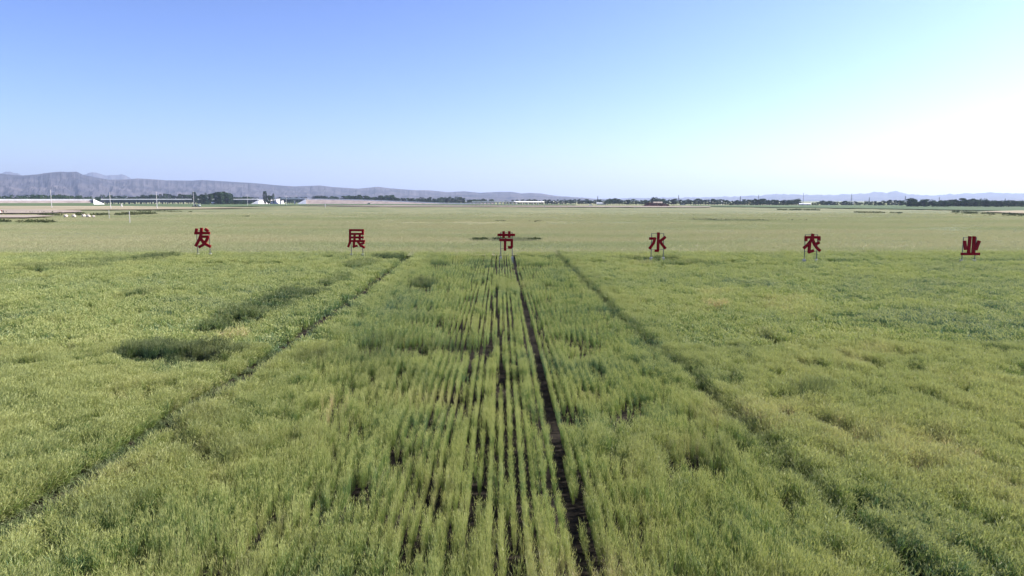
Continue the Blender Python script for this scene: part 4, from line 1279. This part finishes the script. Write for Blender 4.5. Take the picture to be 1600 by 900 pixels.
# ------------------------------------------------------------------ the six red characters
# strokes: (points, width) in photograph pixels of the enlarged view (12.86 per pixel)
CH = {
 'fa': (280, 340, (345, 605), 735, 270, 560, [
    [(358, 218), (350, 270), (335, 325)], [(315, 312), (625, 312)], [(455, 205), (445, 340), (415, 430), (335, 575)], [(525, 225), (590, 275)],
    [(440, 382), (600, 382)], [(590, 375), (555, 460), (490, 545), (400, 595)], [(440, 420), (500, 510), (565, 550), (640, 585)]], (355, 605), 52),
 'zhan': (520, 340, None, 735, 235, 590, [
    [(350, 235), (350, 480), (312, 595)], [(335, 252), (628, 252)], [(606, 240), (606, 335)], [(350, 327), (628, 327)],
    [(350, 398), (625, 398)], [(440, 340), (440, 470)], [(545, 340), (545, 470)], [(350, 470), (650, 470)],
    [(430, 470), (425, 595)], [(410, 590), (500, 560)], [(505, 480), (560, 560), (645, 605)], [(640, 505), (545, 535)]], (365, 597), 42),
 'jie': (750, 340, None, 800, 300, 625, [
    [(350, 348), (706, 348)], [(475, 272), (475, 405)], [(588, 272), (588, 405)], [(388, 450), (660, 450)], [(640, 440), (640, 600)], [(645, 598), (570, 600)], [(583, 605), (583, 570)], [(503, 450), (503, 665)]], (415, 648), 52),
 'shui': (990, 345, None, 765, 255, 580, [
    [(495, 232), (485, 600)], [(500, 600), (420, 600)], [(310, 355), (440, 355)], [(430, 340), (395, 450), (310, 565)],
    [(520, 390), (560, 465), (640, 560)], [(640, 320), (540, 400)]], (360, 605), 52),
 'nong': (1230, 350, None, 745, 215, 550, [
    [(345, 268), (655, 268)], [(368, 255), (368, 345)], [(632, 255), (632, 335)], [(510, 195), (480, 320), (420, 400), (320, 490)],
    [(450, 350), (428, 575)], [(410, 570), (525, 530)], [(500, 300), (535, 400), (580, 470), (655, 540)], [(640, 365), (540, 420)]], (358, 605), 52),
 'ye': (1475, 350, None, 760, 270, 595, [
    [(330, 600), (705, 600)], [(510, 245), (480, 590)], [(595, 245), (570, 590)], [(400, 335), (425, 520)], [(695, 335), (625, 520)]], (386, 643), 52),
}
LAB = {
 'fa': 'red three dimensional Chinese character 发 on two steel posts, first in the row',
 'zhan': 'red Chinese character 展 with boxed top on two steel posts above the wheat',
 'jie': 'red Chinese character 节 on two steel posts beside the main dark wheel track',
 'shui': 'red Chinese character 水 on a rectangular steel frame with pale footings',
 'nong': 'red Chinese character 农 on a steel frame behind the cross track',
 'ye': 'red Chinese character 业 with wide bottom bar, last in the row of signs',
}
SIGN_D = {'fa': 92.0, 'zhan': 91.0, 'jie': 85.5, 'shui': 84.5, 'nong': 81.5, 'ye': 80.5}
K = 12.86
def stroke_poly(pts, wd):
    """outline of a polyline with mitred joints, square ends"""
    P = [Vector(p) for p in pts]
    L = []; Rt = []
    for i, p in enumerate(P):
        if i == 0: dv = (P[1] - P[0]).normalized()
        elif i == len(P) - 1: dv = (P[-1] - P[-2]).normalized()
        else: dv = ((P[i] - P[i - 1]).normalized() + (P[i + 1] - P[i]).normalized()).normalized()
        nrm = Vector((-dv.y, dv.x))
        k = 1.0
        if 0 < i < len(P) - 1:
            k = 1 / max(0.6, abs(nrm.dot(Vector((-(P[i + 1] - P[i]).normalized().y, (P[i + 1] - P[i]).normalized().x)))))
        L.append(p + nrm * wd / 2 * k); Rt.append(p - nrm * wd / 2 * k)
    return L, Rt

def sign(key):
    ox, oy, _, footy, raily0, raily1, strokes, (pxl, pxr), wd = CH[key]
    yy = SIGN_D[key]
    cxp = ox + (pxl + pxr) / 2 / K
    rx, ry, rz_ = ray(cxp, oy + 400 / K)
    bx = rx / ry * yy
    root = empty('character_sign', (bx, yy, 0)); tag(root, LAB[key], 'sign', 'row of red character signs')
    def W(x, y):
        dx_, dy_, dz_ = ray(ox + x / K, oy + y / K)
        t = yy / dy_
        return (dx_ * t - bx, CAM_Z + dz_ * t)
    # strokes: front skin and returns, every stroke a little proud of the one before
    V = []; F = []; MI = []
    for i, st in enumerate(strokes):
        L, Rt = stroke_poly(st, wd)
        y0 = -0.20 - 0.004 * i; y1 = 0.0 + 0.004 * i
        b = len(V); n = len(L)
        for q in range(n):
            for pt in (L[q], Rt[q]):
                X, Zz = W(pt.x, pt.y)
                V.append((X, y0, Zz)); V.append((X, y1, Zz))
        for q in range(n - 1):
            a = b + q * 4
            F += [(a, a + 2, a + 6, a + 4), (a + 1, a + 5, a + 7, a + 3), (a, a + 4, a + 5, a + 1), (a + 2, a + 3, a + 7, a + 6)]
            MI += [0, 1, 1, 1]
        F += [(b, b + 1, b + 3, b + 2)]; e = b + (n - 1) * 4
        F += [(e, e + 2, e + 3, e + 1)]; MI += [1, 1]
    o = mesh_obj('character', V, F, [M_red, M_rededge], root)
    o.data.polygons.foreach_set('material_index', MI)
    # frame behind
    _, zt = W(pxl, raily0); _, zb = W(pxl, raily1)
    xl, _ = W(pxl, 500); xr, _ = W(pxr, 500)
    yb = 0.10
    for X in (xl, xr):
        MB().tube((X, yb, 0), (X, yb, zt + 0.03), 0.05, None, 10).build('post', M_steel, root)
        MB().box((X, yb, 0.42), (0.34, 0.34, 0.84), taper=0.9).build('footing', M_concrete, root)
    for z in (zt, zb):
        MB().tube((xl + .035, yb, z), (xr - .035, yb, z), 0.028, None, 8).build('rail', M_steel, root)
for k in ('fa', 'zhan', 'jie', 'shui', 'nong', 'ye'): sign(k)

# ------------------------------------------------------------------ haze
def haze():
    b = MB()
    x0, x1, y0, y1, z0, z1 = -33000, 33000, -28500, 31000, -6.5, 850
    b.add([(x0, y0, z0), (x1, y0, z0), (x1, y1, z0), (x0, y1, z0), (x0, y0, z1), (x1, y0, z1), (x1, y1, z1), (x0, y1, z1)],
          [(3, 2, 1, 0), (4, 5, 6, 7), (0, 1, 5, 4), (1, 2, 6, 5), (2, 3, 7, 6), (3, 0, 4, 7)])
    m = bpy.data.materials.new('pale_air'); m.use_nodes = True
    N = m.node_tree.nodes; N.clear(); L = m.node_tree.links
    v = N.new('ShaderNodeVolumePrincipled'); o = N.new('ShaderNodeOutputMaterial')
    v.inputs['Color'].default_value = (0.64, 0.77, 1.0, 1)
    v.inputs['Density'].default_value = 6.4e-5
    v.inputs['Anisotropy'].default_value = 0.25
    L.new(v.outputs[0], o.inputs['Volume'])
    ob = b.build('haze', m)
    tag(ob, 'thin blue air haze over the whole plain', None, None, 'stuff')
haze()
